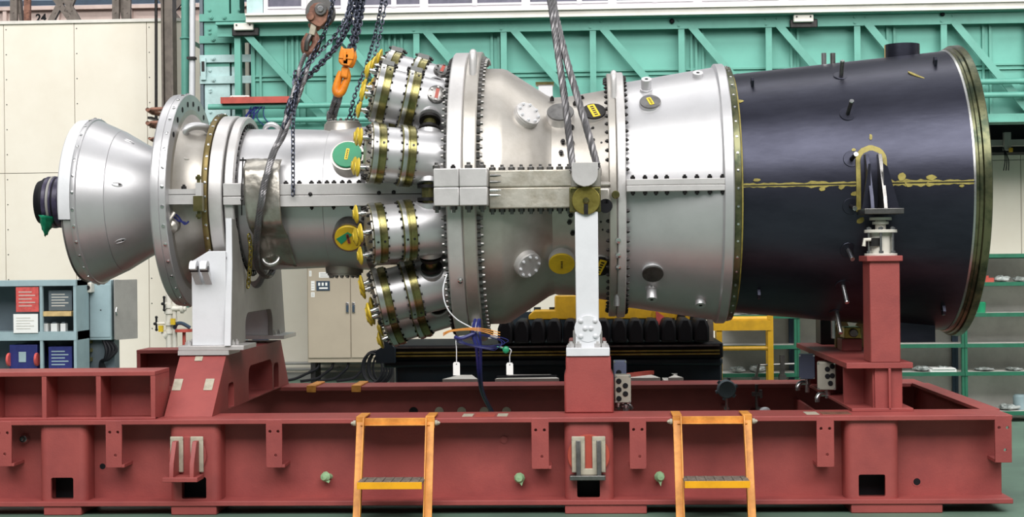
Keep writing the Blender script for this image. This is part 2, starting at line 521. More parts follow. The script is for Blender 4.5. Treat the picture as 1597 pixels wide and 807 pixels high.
tag(m.build('white_pipe', [WHITE, DARKM]), 'white vertical pipe with a dark clip beside the green column', 'pipe')

# ---- green steel column
yc = 7.75
c = thing('steel_column', 'green bolted steel column with pale lower half at left end of truss', 'column', (at(350, 100, yc).x, yc+0.2, 0))
xl, xm, xr_ = at(315, 90, yc).x, at(358, 90, yc).x, at(384, 90, yc).x
zp = at(340, 104, yc).z
m = MB(); m.span((xl+0.03, yc, zp), (xm, yc+0.35, 7)); m.span((xm+0.02, yc+0.02, zp), (xr_-0.08, yc+0.3, 7)); m.build('upper_shaft', TEAL, c)
m = MB(); m.span((xl+0.03, yc, 0), (xm, yc+0.35, zp)); m.span((xm+0.02, yc+0.02, 0), (xr_-0.08, yc+0.3, zp)); m.build('lower_shaft', PALEB, c)
m = MB(); m.span((xr_-0.06, yc+0.45, 0), (xr_+0.14, yc+0.5, 7)); m.build('rear_plate', SHELFD, c)
m = MB(); m.span((xl-0.02, yc-0.02, 0), (xl+0.02, yc+0.3, 7)); m.build('edge_angle', DGREY, c)
for y in (28, 62, 92, 125):
    z = at(340, y, yc).z; mt = TEAL if y < 90 else PALEB
    m = MB(); m.span((xl-0.02, yc-0.035, z-0.045), (xr_+0.07, yc-0.01, z+0.045)); m.span((xl-0.02, yc-0.02, z+0.035), (xr_+0.07, yc+0.06, z+0.047))
    b = m.build('band_plate', mt, c)
    for x in ((xl+xm)/2-0.04, (xl+xm)/2+0.12) if y == 28 else ((xl+xm)/2-0.02, ):
        q = MB(); q.hexn((x, yc-0.035, z), (0, -1, 0), 0.026, 0.02); q.build('bolt', mt, b)
for y in (16, 46, 52, 110, 140, 143, 175, 190):
    z = at(325, y, yc).z
    q = MB()
    for x in (xl+0.1, xm+0.12): q.hexn((x, yc, z), (0, -1, 0), 0.02, 0.015)
    q.build('bolt_pair', TEAL if y < 100 else PALEB, c)
p = at(319, 110, yc)
m = MB(); m.span((p.x-0.03, yc-0.07, p.z-0.12), (p.x+0.03, yc-0.035, p.z+0.14)); m.slot(1); m.span((p.x-0.018, yc-0.075, p.z-0.02), (p.x+0.018, yc-0.068, p.z+0.1)); m.build('lock_plate', [PALEB, DARKM], c)

# ---- green truss girder
yt = 7.5
T = thing('truss_girder', 'long teal green truss girder carrying the window gallery', 'girder', (1.5, yt+0.2, at(900, 200, yt).z))
zc1, zc0 = at(1200, 23, yt).z, at(1200, 43, yt).z
zb1, zb0 = at(1200, 183, yt).z, at(1200, 197, yt).z
xL = at(340, 60, yt).x; xR = 7.4
m = MB(); m.span((xL, yt-0.03, zc0), (xR, yt+0.02, zc1)); m.span((xL, yt-0.12, zc1-0.02), (xR, yt+0.25, zc1+0.01)); m.build('top_chord', TEAL, T)
m = MB(); m.span((xL, yt-0.03, zb0), (xR, yt+0.02, zb1)); m.span((xL, yt-0.12, zb0), (xR, yt+0.25, zb0+0.02)); m.build('bottom_chord', TEAL, T)
m = MB(); m.span((at(392, 100, yt+0.15).x, yt+0.13, zb0), (xR, yt+0.17, zc1+0.12)); m.build('web_panel', TEALD, T)
mv = [at(p, 100, yt).x for p in (371, 514, 650, 786, 925, 1063, 1199, 1337, 1472)]
mv.append(2*mv[-1]-mv[-2]); mv.append(2*mv[-1]-mv[-2])
for i, x in enumerate(mv):
    m = MB(); m.span((x-0.036, yt-0.02, zb1), (x+0.036, yt, zc0+0.02)); m.span((x+0.014, yt, zb1), (x+0.036, yt+0.07, zc0+0.02)); m.build('vertical_post', TEAL, T)
    if i < len(mv)-1:
        a = V((x+0.11, yt-0.035, zc0+0.03)); b = V((mv[i+1]-0.02, yt-0.035, zb1))
        m = MB(); m.bar(a, b, 0.085, 0.02, (0, 1, 0)); m.bar(a+V((0.045, .03, 0)), b+V((0.045, .03, 0)), 0.014, 0.07, (0, 1, 0))
        m.build('diagonal_brace', TEAL, T)
    for dx, dz in ((-0.03, .035), (-0.03, .1), (.1, .1), (.15, .035)): m = MB(); m.hexn((x+dx, yt-0.03, zc0+dz), (0, -1, 0), 0.016, 0.012); m.build('chord_bolt', TEAL, T)
for p in (402, 452, 470, 603, 622, 773, 1073, 1091, 1239, 1389, 1538):
    x = at(p, 100, yt+0.13).x
    m = MB()
    for dx in (-0.04, 0.04): m.span((x+dx-0.014, yt+0.09, zb0), (x+dx+0.014, yt+0.13, zc1))
    m.build('panel_stiffener', TEAL, T)
for y in (113, 119.5):
    z = at(820, y, yt+0.13).z
    m = MB(); m.span((xL+0.4, yt+0.10, z-0.008), (xR, yt+0.13, z+0.012)); m.build('panel_rail', TEAL, T)
for p0 in (715, 907, 520, 1290):
    x = at(p0, 30, yt+0.2).x
    m = MB(); m.span((x-0.03, yt+0.12, zc1), (x+0.03, yt+0.2, zc1+0.16)); m.build('gallery_stub', TEAL, T)
m = MB(); q = at(1048, 33, yt-0.05); m.sphere(q, 0.03, 12, (1, .6, 1)); q = at(1470, 22, yt-0.05); m.sphere(q, 0.028, 12, (1, .6, 1)); m.build('chord_plug', BLACK, T)
# small lamp fittings on the truss
for i, (p, y) in enumerate(((1253, 29), (380, 42), (374, 155))):
    q = at(p, y, yt-0.12)
    t = thing('lamp_fitting', ['small cream lamp fitting under the window sill right of centre', 'small cream lamp fitting on the green column under the window sill', 'small cream fitting on the dull red bar'][i], 'lamp fitting', q, 'small cream fittings on the steelwork')
    m = MB(); m.span(q+V((-.115, -.02, -.04)), q+V((.115, .04, .045))); m.build('cover', SILL, t, bevel=0.01)
    m = MB(); m.span(q+V((-.15, .04, -.1)), q+V((.17, .1, .0))); m.build('back_box', DARKM if i < 2 else LATT, t, bevel=0.01)
    for d in (-0.08, .08):
        m = MB(); m.cyl(q+V((d, -.03, 0.02)), q+V((d, -.018, 0.02)), 0.01, seg=8); m.build('screw', DARKM, t)
# dull red bar, teal hand pipes
z = at(400, 156, yt-0.2).z
m = MB(); m.span((at(345, 156, yt-.2).x, yt-0.24, z-0.04), (at(452, 156, yt-.2).x, yt-0.16, z+0.035)); m.span((at(345, 156, yt-.2).x, yt-0.2, z-0.04), (at(347, 156, yt-.2).x, yc, z+0.035))
tag(m.build('red_bar', REDBAR), 'dull red steel bar fixed across the foot of the green column', 'bar')
for i, (y, x0, x1) in enumerate(((165, 325, 1000), (187, 372, 1000), (127, 1500, 1700), (148, 1500, 1700))):
    pm = (x0+min(x1, 600))/2 if i < 2 else 1570
    z = at(pm, y, yt-0.15).z
    a, b = at(x0, y, yt-.15).x, at(x1, y, yt-.15).x
    m = MB(); m.tube([(a, yt-.15, z), (b, yt-.15, z)], 0.034, 10)
    for k in range(3): m.span((a+(b-a)*(k+.5)/3.-.02, yt-.15, z-.02), (a+(b-a)*(k+.5)/3.+.02, yt+.02, z+.02))
    tag(m.build('handrail_pipe', TEAL), ['upper teal pipe running behind the hoist chains at left', 'lower teal pipe running behind the hoist chains at left', 'upper teal pipe on the truss beyond the wide duct rim', 'lower teal pipe on the truss beyond the wide duct rim'][i], 'pipe', 'teal pipes on the truss')
# blue wire tuft
m = MB()
for k in range(9):
    a = at(392+k*2.5, 166, yt-.18)
    m.tube(smoothp([a, a+V((random.uniform(-.15, .1), -.02, -.14)), a+V((random.uniform(-.2, .2), -.03, -.3))], 4), 0.006, 4)
tag(m.build('wire_tuft', BLUEW), 'tangled blue binding wire hanging from the teal pipe', 'wire')

# ---- gallery windows above the truss
yw = 7.36
zs0, zs1 = at(1200, 21.5, yw).z, at(1200, 10, yw).z
xw0 = at(385, 30, yw).x
m = MB(); m.span((xw0, yw-0.06, zs0), (9, yw+0.3, zs0+0.09)); m.span((xw0, yw-0.1, zs0+0.075), (9, yw+0.25, zs0+0.1))
tag(m.build('trim_2', SILL), kind='structure')
m = MB(); m.span((xw0, yw+0.0, zs0+0.1), (at(410, 5, yw).x, yw+0.3, 7)); tag(m.build('trim_3', PALEB), kind='structure')
wx = [at(p, 5, yw).x for p in (411, 538, 661, 820, 955, 1088, 1222, 1360, 1500, 1640)]
zg0 = zs0+0.1; ztop = 6.4
for i in range(len(wx)-1):
    a, b = wx[i], wx[i+1]
    m = MB(); e = 0.05
    m.span((a, yw, zg0), (b, yw+.12, zg0+.07)); m.span((a, yw, ztop), (b, yw+.12, ztop+.1))
    m.span((a, yw, zg0+.07), (a+e, yw+.12, ztop)); m.span((b-e, yw, zg0+.07), (b, yw+.12, ztop))
    w = m.build('window_%d' % (i+1), WFRAME); tag(w, kind='structure')
    xm_ = a+(b-a)*(0.62 if i % 2 else 0.5)
    m = MB(); m.span((xm_-.03, yw-.01, zg0+.05), (xm_+.03, yw+.09, ztop)); m.build('mullion', WFRAME, w)
    m = MB(); m.span((a+e, yw-.015, zg0+.06), (b-e, yw+.04, zg0+.085)); m.build('sash_rail', WFRAME, w)
    m = MB(); m.span((a+e, yw+.05, zg0+.06), (b-e, yw+.06, ztop)); m.build('pane', GLASS, w)
m = MB(); m.span((-8.7+4.5, yw+1.6, zg0-.2), (9, yw+1.7, 7)); tag(m.build('wall_gallery', GLASS), kind='structure')
q = at(493, 10, yw+0.03)
m = MB(); m.span((at(470, 5, yw+.04).x, yw+.035, zg0+.09), (at(517, 5, yw+.04).x, yw+.045, zg0+.5)); tag(m.build('window_notice', PAPER), 'white paper sheet stuck on the gallery window behind the rusty hook block', 'paper')
m = MB(); m.span((xw0, yt+.26, zc1+.12), (9, yt+.5, zs0-.002)); tag(m.build('trim_4', SHELFD), kind='structure')  # dark strip paints the shade between sill and truss

# ---- crane rail under the truss at right
z0 = at(1570, 224, 8.6).z
rl = thing('cable_track', 'grey cable track with clamp under the green truss at right', 'rail', (at(1570, 224, 8.6).x, 8.6, z0))
m = MB(); m.span((3.0, 8.55, z0-.03), (8, 8.7, z0+.045)); m.build('track_bar', GREYP, rl)
m = MB(); m.span((3.0, 8.75, z0-.1), (8, 9.28, z0+.26)); m.build('recess_shade', BLACK, rl)  # black box paints the shaded recess under the truss
q = at(1571, 218, 8.5); m = MB(); m.span((q.x-.04, 8.48, z0-.09), (q.x+.04, 8.56, z0+.13)); m.slot(1); m.box((q.x+.03, 8.46, z0-.09), (.04, .04, .05)); m.build('clamp', [GREYP, YELD], rl)
m = MB()
for k in range(3): m.tube(smoothp([(q.x-.05, 8.5, z0-.05), (q.x-.03+.02*k, 8.5, z0-.2), (q.x-.05+.03*k, 8.5, z0-.34)], 4), 0.006, 4)
m.build('cable_tail', BLACK, rl)

# ---- green shelf units along the right wall
ys = 3.65
sz = [at(1560, y, ys).z for y in (397, 441, 489, 537, 581, 643)]
SX = [at(p, 500, ys).x for p in (1120, 1243, 1504, 1765)]
u0 = 0
for i in range(3):
    t = thing('shelf_unit', ['green steel shelf unit seen behind the yellow ladder frame', 'green steel shelf unit behind the red exhaust support post', 'green steel shelf unit at right edge beyond the duct rim'][i], 'shelf', ((SX[i]+SX[i+1])/2, ys+.2, 0), 'green shelf units on the rear wall')
    for x in (SX[i]+.014, SX[i+1]-.014):
        m = MB(); m.span((x-.012, ys, 0), (x+.012, ys+.04, sz[0])); m.build('front_upright', SHELFG, t)
        m = MB(); m.span((x-.013, ys+.36, 0), (x+.013, ys+.4, sz[0])); m.build('rear_upright', SHELFD, t)
    for z in sz:
        m = MB(); m.span((SX[i]+.002, ys-.01, z-.03), (SX[i+1]-.002, ys+.015, z+.005)); m.span((SX[i]+.002, ys+.40, z-.04), (SX[i+1]-.002, ys+.41, z+.0)); m.slot(1); m.span((SX[i]+.005, ys+.015, z-.005), (SX[i+1]-.005, ys+.40, z+.003)); m.build('shelf_board', [SHELFG, SHELFT], t)
    m = MB(); m.span((SX[i]+.01, ys+.42, 0.02), (SX[i+1]-.01, ys+.43, sz[0])); m.build('back_sheet', SHELFT, t)
def bag(px, py, Y, w, h, label, mt=BAG, nm='parts_bag', cat='bag', seed=1):
    rnd = random.Random(seed); c_ = at(px, py, Y)
    z0 = min(sz, key=lambda z: abs(z-c_.z)) + .003
    m = MB(); n, k = 14, 8; vs = []
    for i in range(k+1):
        a = PI*i/k
        for j in range(n):
            b = 2*PI*j/n; f = 1+rnd.uniform(-.25, .25)
            vs.append((c_.x+w/2*math.sin(a)*math.cos(b)*f, Y+.09*math.sin(a)*math.sin(b)*f, z0+max(0, h*(.5+.5*math.cos(a))*f if 0 < i < k else h*(.5+.5*math.cos(a)))))
    fs = [(i*n+j, (i+1)*n+j, (i+1)*n+(j+1) % n, i*n+(j+1) % n) for i in range(k) for j in range(n)]
    m.add(vs, fs)
    return tag(m.build(nm, mt), label, cat, 'bagged parts on the green shelves')
bags = [(1562, 437, .2, .07, 'crumpled clear bag on the upper right green shelf near the duct rim'), (1590, 437, .16, .06, 'crumpled clear bag at right end of the upper green shelf'),
 (1180, 578, .2, .09, 'clear bag of fittings on low shelf left of its neighbours'), (1150, 577, .18, .07, 'clear bag of fittings on low shelf beside the yellow frame foot'),
 (1165, 490, .22, .05, 'clear bag lying on shelf right behind the yellow step'), (1438, 577, .22, .06, 'flat clear bag on low shelf just right of the red post'),
 (1470, 577, .2, .06, 'clear bag on low shelf near the dark rear upright'), (1535, 578, .24, .04, 'flat clear bag on low shelf right of the green upright'), (1580, 578, .2, .04, 'flat clear bag at right end of the low shelf'),
 (1572, 634, .25, .07, 'clear bag of metal parts on the bottom shelf at right')]
for i, b in enumerate(bags): bag(b[0], b[1], ys+.15, b[2]*.75, b[3]*.75, b[4], seed=i)
q = at(1237, 483, ys+.1); z0 = min(sz, key=lambda z: abs(z-q.z))+.003
m = MB(); m.span((q.x-.06, ys+.05, z0), (q.x+.06, ys+.2, z0+.08)); m.slot(1); m.span((q.x-.04, ys+.045, z0+.02), (q.x+.02, ys+.05, z0+.05)); tag(m.build('white_carton', [PAPER, SHELFT]), 'small white carton on the shelf right of the yellow frame', 'carton')
q = at(1470, 575, ys+.05); z0 = min(sz, key=lambda z: abs(z-q.z))+.003
m = MB(); m.span((q.x-.12, ys+.02, z0), (q.x+.12, ys+.25, z0+.025)); m.span((q.x-.10, ys+.01, z0+.025), (q.x+.11, ys+.22, z0+.037)); tag(m.build('document_stack', PAPER), 'flat white document stack on the low shelf by the red post', 'papers')
q = at(1532, 480, ys+.05); z0 = min(sz, key=lambda z: abs(z-q.z))+.003
m = MB(); m.lathe([(.001, 0), (.045, 0), (.05, .09), (.04, .1), (.001, .1)], (q.x, ys+.12, z0), (0, 0, 1), 18); tag(m.build('green_tub', GREENC), 'small bright green tub on shelf under the duct rim', 'tub')
q = at(1540, 437, ys+.05); z0 = min(sz, key=lambda z: abs(z-q.z))+.003
m = MB(); m.span((q.x-.07, ys+.05, z0), (q.x+.06, ys+.2, z0+.04)); m.span((q.x-.03, ys+.08, z0+.04), (q.x+.02, ys+.17, z0+.06)); tag(m.build('red_clamp', REDBAR), 'small dull red block on the upper right green shelf', 'block')
q = at(1185, 588, 3.45)
m = MB(); m.tube([(q.x-.03, 3.5, .44), (q.x+.0, 3.5, .56)], .014, 8); m.tube([(q.x, 3.5, .55), (q.x+.32, 3.5, .56)], .010, 8); m.span((q.x+.19, 3.48, .46), (q.x+.23, 3.54, .64)); m.span((q.x-.06, 3.46, 0), (q.x-.0, 3.56, .44)); m.span((q.x+.18, 3.46, 0), (q.x+.24, 3.56, .46))
tag(m.build('valve_stand', GUN), 'grey pipe stand with lever in front of the low shelf', 'stand')

# ---- beige cabinet and its cables
yk = 8.6
x0, xm_, x1 = at(479, 500, yk).x, at(547, 500, yk).x, at(617, 500, yk).x
zb_, zt_ = at(540, 566, yk).z, at(540, 566, yk).z+1.75
t = thing('electrical_cabinet', 'tall beige two door electrical cabinet behind the yellow capped burners', 'cabinet', ((x0+x1)/2, yk+.25, 0))
m = MB(); m.span((x0, yk+.02, zb_), (x1, yk+.5, zt_)); m.build('body', BEIGE, t, bevel=.006)
for a, b, nm in ((x0+.012, xm_-.004, 0), (xm_+.004, x1-.012, 1)):
    m = MB(); m.span((a, yk, zb_+.06), (b, yk+.02, zt_-.03)); d = m.build('door', BEIGE, t, bevel=.004)
    xx = b-.035 if nm == 0 else a+.035; zz = at(545, 480, yk).z
    m = MB(); m.span((xx-.018, yk-.022, zz-.065), (xx+.018, yk, zz+.065)); m.slot(1); m.span((xx-.012, yk-.026, zz-.055), (xx+.012, yk-.02, zz+.03)); m.build('handle', [CHROME, SHELFD], d, bevel=.003)
    if nm == 0:
        q = at(504, 446, yk); m = MB(); m.span((q.x-.085, yk-.012, q.z-.06), (q.x+.085, yk, q.z+.06)); m.slot(1)
        for k in range(3): m.span((q.x-.06+.045*k, yk-.02, q.z), (q.x-.035+.045*k, yk-.011, q.z+.04))
        m.span((q.x-.05, yk-.015, q.z-.04), (q.x+.06, yk-.011, q.z-.02)); m.build('switch_panel', [SHELFD, PAPER], d)
        for (px, py, w, h) in ((506, 429, .14, .07), (484, 427, .03, .07), (488, 446, .045, .12), (488, 460, .045, .06)):
            q = at(px, py, yk); m = MB(); m.span((q.x-w/2, yk-.003, q.z-h/2), (q.x+w/2, yk, q.z+h/2)); m.slot(1)
            for k in range(3): m.span((q.x-w*.38, yk-.004, q.z-h*.3+k*h*.25), (q.x+w*.35, yk-.0035, q.z-h*.3+k*h*.25+.006))
            m.build('paper_label', [PAPER, GREYP], d)
for x in (x0+.06, x1-.06): m = MB(); m.span((x-.03, yk+.05, 0), (x+.03, yk+.45, zb_)); m.build('plinth_leg', DARKM, t)
for i, (p, b) in enumerate(((498, 472), (520, 505), (544, 532), (570, 560))):
    a = at(p, 567, yk+.1); e = V((at(b, 592, YW-.3).x, yk-.15, .05))
    m = MB(); m.tube(smoothp([a+V((0, 0, .02)), a+V((-.02, -.03, -.06)), (a+e)/2+V((0, 0, -.02)), e+V((0, 0, .02)), e+V((-.2, 0, -.01))], 5), .018, 7)
    tag(m.build('power_cable', BLACK), ['black cable leaving the beige cabinet nearest its left corner', 'second black cable from the left below the beige cabinet', 'third black cable from the left below the beige cabinet', 'black cable under the beige cabinet nearest the coiled hose'][i], 'cable', 'cables under the beige cabinet')
q = V((at(588, 575, 7.6).x, 7.6, 0))
m = MB()
for k in range(7):
    r = .16+.012*(k % 3); m.tube([(q.x+r*math.cos(s_)*.75+.02*(k-3), q.y+.015*k, .26+r*math.sin(s_)*1.1+.01*(k % 2)) for s_ in [j*PI/12 for j in range(24)]], .014, 6, True)
m.span((q.x-.1, q.y-.02, 0), (q.x+.1, q.y+.12, .07))
tag(m.build('coiled_hose', BLACK), 'black coiled hose standing between beige cabinet and dark machine', 'hose')
#PART3
# ---- steel shelf with notices at far left
yv = 5.3
xa, xd, xb = at(-75, 500, yv).x, at(62, 500, yv).x, at(119, 500, yv).x
ztp = at(60, 438, yv).z
t = thing('storage_rack', 'pale blue steel rack with notices and blue boxes at far left', 'rack', ((xa+xb)/2, yv+.2, 0))
for x in (xa, xd, xb-.03):
    m = MB(); m.span((x, yv, 0), (x+.03, yv+.04, ztp)); m.build('front_post', BGREY, t)
m = MB(); m.span((xa, yv+.42, 0), (xb, yv+.44, ztp)); m.build('back_sheet', DGREY, t)
m = MB(); m.span((xb-.015, yv+.04, 0), (xb, yv+.44, ztp)); m.build('side_sheet', BGREY, t)
zsh = [at(60, y, yv).z for y in (442, 524, 585)]
for i, z in enumerate(zsh+[.08]):
    m = MB(); m.span((xa, yv-.005, z-(.03 if i != 1 else .05)), (xb, yv+.43, z+(.03 if i != 1 else .04))); m.build('shelf_board', BGREY, t)
def rackbit(nm, lab, cat, px0, py0, px1, py1, Y, dep, mt, extra=None, group=None):
    a, b = at(px0, py1, Y), at(px1, py0, Y)
    m = MB(); m.span((a.x, Y, a.z), (b.x, Y+dep, b.z))
    if extra: extra(m, a, b)
    return tag(m.build(nm, mt, bevel=.003), lab, cat, group)
def lines(m, a, b):
    m.slot(1)
    n = 5
    for k in range(n):
        z = b.z-(b.z-a.z)*(.2+.14*k); m.span((a.x+(b.x-a.x)*.12, a.y-.002, z-.006), (a.x+(b.x-a.x)*(.85 if k % 2 else .7), a.y, z+.006))
rackbit('red_notice', 'red notice sheet hung above a white sheet on the blue rack', 'notice', 25, 448, 60, 487, yv-.02, .006, [REDP, PINKG], lines)
rackbit('white_notice', 'white printed sheet hung below the red notice on the rack', 'notice', 21, 490, 59, 520, yv-.02, .005, [PAPER, SHELFT], lines)
rackbit('label_board', 'dark grey label board with pale rows beside the red notice', 'board', 76, 453, 112, 485, yv+.1, .02, [DGREY, SHELFT], lines)
rackbit('wooden_tray', 'small brown wooden tray under the dark label board', 'tray', 64, 486, 111, 494, yv+.02, .25, [WOOD])
def reds(m, a, b):
    m.slot(1); zc_ = (a.z+b.z)/2-.02
    for x in (a.x, b.x): m.cyl((x-.012, a.y-.012, zc_), (x+.012, a.y-.012, zc_), .07, seg=16)
    m.slot(2); m.span((a.x+.1, a.y-.006, zc_-.03), (b.x-.12, a.y, zc_+.08))
z_ = zsh[2]+.03
rackbit('blue_crate', 'blue crate with a red disc at each end on the rack', 'crate', 15, 538, 58, 578, yv+.04, .3, [BLUEW, REDP, BGREY], reds)
rackbit('blue_carton', 'blue carton right of the red ended crate on the rack', 'carton', 76, 541, 112, 578, yv+.04, .3, [BLUEW, BGREY], lines)
for i, (p, w) in enumerate(((68, 12), (84, 10), (98, 8))):
    rackbit('white_jar', ['white jar standing left on the middle shelf of the rack', 'white jar in the middle of three on the rack shelf', 'smallest white jar at right on the middle rack shelf'][i], 'jar', p-w/2, 505, p+w/2, 518.5, yv+.1, .08, [PAPER, DGREY], lambda m, a, b: (m.slot(1), m.span((a.x+.01, a.y+.01, b.z), (b.x-.01, a.y+.07, b.z+.015))), 'white jars on the blue rack')
# ---- pale blue control cabinet with open grey door
ye = 5.8
a, b = at(121, 531, ye), at(173, 437, ye)
t = thing('control_box', 'pale blue wall control box with open grey door', 'cabinet', ((a.x+b.x)/2, ye+.15, 0))
m = MB(); m.span((a.x, ye, a.z), (b.x, ye+.3, b.z)); m.build('body', BGREY, t, bevel=.005)
m = MB(); m.span((a.x+.04, ye-.008, a.z+.03), (b.x-.01, ye, b.z-.05))
m.slot(1)
for f in (.35, .7): m.cyl((a.x+(b.x-a.x)*f, ye-.014, (a.z+b.z)/2), (a.x+(b.x-a.x)*f, ye-.007, (a.z+b.z)/2), .008, seg=8)
m.build('cover_plate', [BGREY, DARKM], t, bevel=.003)
c2, d2 = at(179, 531, ye), at(201, 437, ye)
m = MB(); m.span((b.x, ye+.08, a.z), (c2.x, ye+.1, b.z)); m.build('gap_plate', BLACK, t)
m = MB(); m.plate(rrect(0, 0, .36, b.z-a.z, .01), (c2.x, ye-.02, a.z), V((.4, .9, 0)).normalized()*1.0, Z_, .02); dd = m.build('door', GREYP, t)
q = at(183, 486, ye)
m = MB(); m.tube([q+V((0, -.02, -.04)), q+V((.0, -.05, 0)), q+V((0, -.02, .04))], .008, 6); m.build('handle', CHROME, dd)
m = MB(); m.span((a.x, ye+.1, 0.0), (b.x, ye+.28, a.z)); m.build('lower_panel', DGREY, t)
for k, y in enumerate((534, 547.5, 562)):
    q = at(125, y, ye-.05)
    m = MB(); m.cyl(q+V((0, .15, 0)), q, .03, .03, 14); m.cyl(q+V((.0, 0, 0)), q+V((0, -.015, 0)), .018, .018, 12); m.slot(1); m.span(q+V((.04, 0.05, -.02)), q+V((.09, .15, .02)))
    m.build('cable_gland', [CHROME, BRASS], t)
m = MB()
for k in range(4):
    o = V((.02*k, .01*k, 0)); m.tube(smoothp([at(160+2*k, 528, ye+.05)+o*0, at(166+2*k, 545, ye)+o, at(164+2*k, 560, ye), at(157+k, 566, ye+.03), at(158+4*k, 590, ye+.05), V((at(160, 590, ye).x+.03*k, ye+.05, .02))], 5), .018, 7)
tag(m.build('cable_bunch', BLACK), 'bunch of black cables hanging below the pale blue box', 'cable')
q = at(132, 449, ye-.09)
t = thing('pressure_switch', 'small white gauge box on the top corner of the pale blue box', 'gauge', q+V((0, 0, -.06)))
m = MB(); m.span(q+V((-.08, -.03, -.055)), q+V((.08, .09, .055))); m.build('case', JACKW, t, bevel=.01)
m = MB(); m.lathe([(.03, 0), (.045, 0), (.045, .02), (.03, .02)], q+V((-.03, -.03, 0)), (0, -1, 0), 18, True); m.build('dial_ring', WHITE, t)
m = MB(); m.disc(q+V((.045, -.03, 0)), (0, -1, 0), .025, .014); m.build('cap', DARKM, t)
# ---- white gas valve pipework
yp = 6.5
q = at(262, 515, yp)
t = thing('valve_pipework', 'white pipework with black cross handle valves by the cream wall', 'pipework', (q.x, yp, 0))
x = at(263, 480, yp).x; z1 = at(263, 460, yp).z; z0 = 0.0
m = MB(); m.tube([(x, yp, z0), (x, yp, z1)], .034, 12); m.tube([(x+.06, yp+.02, z0), (x+.06, yp+.02, z1-.05)], .03, 12)
for y in (478, 487, 505, 518): zz = at(263, y, yp).z; m.cyl((x, yp, zz-.02), (x, yp, zz+.02), .05, seg=12)
m.cyl((x-.06, yp, at(263, 524, yp).z), (x+.0, yp, at(263, 524, yp).z+.04), .05, .045, 12)
m.build('riser', JACKW, t)
m = MB(); zz = at(263, 482, yp).z; m.tube([(x, yp, zz), (x+.2, yp, zz)], .03, 10); m.cyl((x+.14, yp, zz), (x+.17, yp, zz), .055, seg=14); m.build('branch', JACKW, t)
for y, px, dx in ((474, 256, -.05), (505, 244, -.14)):
    h = at(px, y, yp-.05)
    m = MB(); m.cyl((x, yp, h.z), h, .016, .016, 8); m.slot(1)
    for ang in (0, PI/2):
        d = V((0, math.cos(ang)*.07, math.sin(ang)*.07)); m.tube([h-d, h+d], .012, 6); m.sphere(h-d, .018, 8); m.sphere(h+d, .018, 8)
    m.build('cross_handle', [JACKW, BLACK], t)
for y, px in ((502, 270), (513, 251)):
    h = at(px, y, yp-.06); m = MB(); m.box(h, (.05, .04, .07)); m.build('yellow_tag', YELC, t)
m = MB(); h = at(272, 512, yp); m.tube(smoothp([h, h+V((.04, -.03, .05)), h+V((.1, -.02, .05)), h+V((.18, 0, 0))], 5), .022, 8); m.build('hose', SHELFD, t)
m = MB(); h = at(287, 518, yp); m.disc(h, (0, 0, 1), .1, .03); m.tube([h, V((h.x, h.y, 0))], .02, 8); tag(m.build('red_handwheel', REDBAR), 'dull red round plate beside the white valve pipework', 'wheel')

# ---- dark machine tool behind the turbine
ym = 2.2
xa, xb = at(592, 560, ym).x, at(1128, 560, ym).x
zt1, zt0 = at(860, 537, ym).z, at(860, 560, ym).z
t = thing('machine_tool', 'long dark machine bed with bellows and yellow guard behind the turbine', 'machine', ((xa+xb)/2, ym+.5, 0))
m = MB(); m.span((xa+.12, ym+.1, 0), (xb, ym+1.05, zt0)); m.span((xa+.02, ym+.05, zt0-.07), (xb, ym+1.05, zt0)); m.build('bed', MDARK, t, bevel=.02)
m = MB(); m.span((xa+.1, ym, zt0), (xb, ym+1.0, zt1)); m.build('slideway', BLACK, t, bevel=.01)
for y in (541, 549, 554):
    z = at(860, y, ym).z; m = MB(); m.span((xa+.12, ym-.02, z-.006), (xb-.03, ym, z+.008)); m.build('guide_rail', BRASS if y != 541 else GUN, t)
m = MB(); m.plate([(0, 0), (.0, .1), (.06, .14), (.03, .2), (.1, .2), (.16, .12), (.16, 0)], (xa-.02, ym+.02, zt0-.02), X_, Z_, .12); m.build('end_bracket', MDARK, t)
zb0_, zb1_ = at(860, 531, ym+.3).z, at(860, 494, ym+.3).z
x0, x1 = at(780, 510, ym+.3).x, at(1100, 510, ym+.3).x
m = MB(); m.span((x0+.02, ym+.85, zt1-.01), (x1, ym+.95, zb1_+.02)); m.build('dark_backing', MDARK, t)  # dark panel added so the space behind the bellows reads as shade
n = 13
for k in range(n):
    xx = x0+(x1-x0)*(k+.5)/n; w = (x1-x0)/n*.46
    m = MB(); m.plate([(-w, 0), (w, 0), (w, zb1_-zb0_-.08), (w*.6, zb1_-zb0_-.01), (-w*.6, zb1_-zb0_-.01), (-w, zb1_-zb0_-.08)], (xx, ym+.3, zb0_), X_, Z_, .5); m.build('bellows_fold', BLACK, t, bevel=.02)
zy0, zy1 = at(860, 497, ym+.5).z, at(860, 470, ym+.5).z
xs = [at(p, 480, ym+.5).x for p in (826, 866, 1050, 1112)]
m = MB(); m.plate([(0, 0), (xs[2]-xs[0], 0), (xs[2]-xs[0], .2), (xs[1]-xs[0], .2), (xs[1]-xs[0], .08), (.05, .08), (0, .04)], (xs[0], ym+.5, zy0), X_, Z_, .3); m.build('yellow_guard', YELD, t, bevel=.01)
m = MB(); m.span((xs[1], ym+.5, zy0+.2), (at(945, 470, ym+.5).x, ym+.8, zy0+.31)); m.build('cream_cover', SILL, t, bevel=.03)
m = MB(); m.span((xs[2], ym+.45, zy0-.02), (xs[3], ym+.6, zy0+.22)); m.slot(1)
for k in range(3):
    x = xs[2]+.02+(xs[3]-xs[2])*k/3; m.plate([(0, 0), (.07, 0), (.14, .23), (.07, .23)], (x, ym+.445, zy0-.015), X_, Z_, .01)
m.build('hazard_plate', [YELD, BLACK], t)
m = MB()
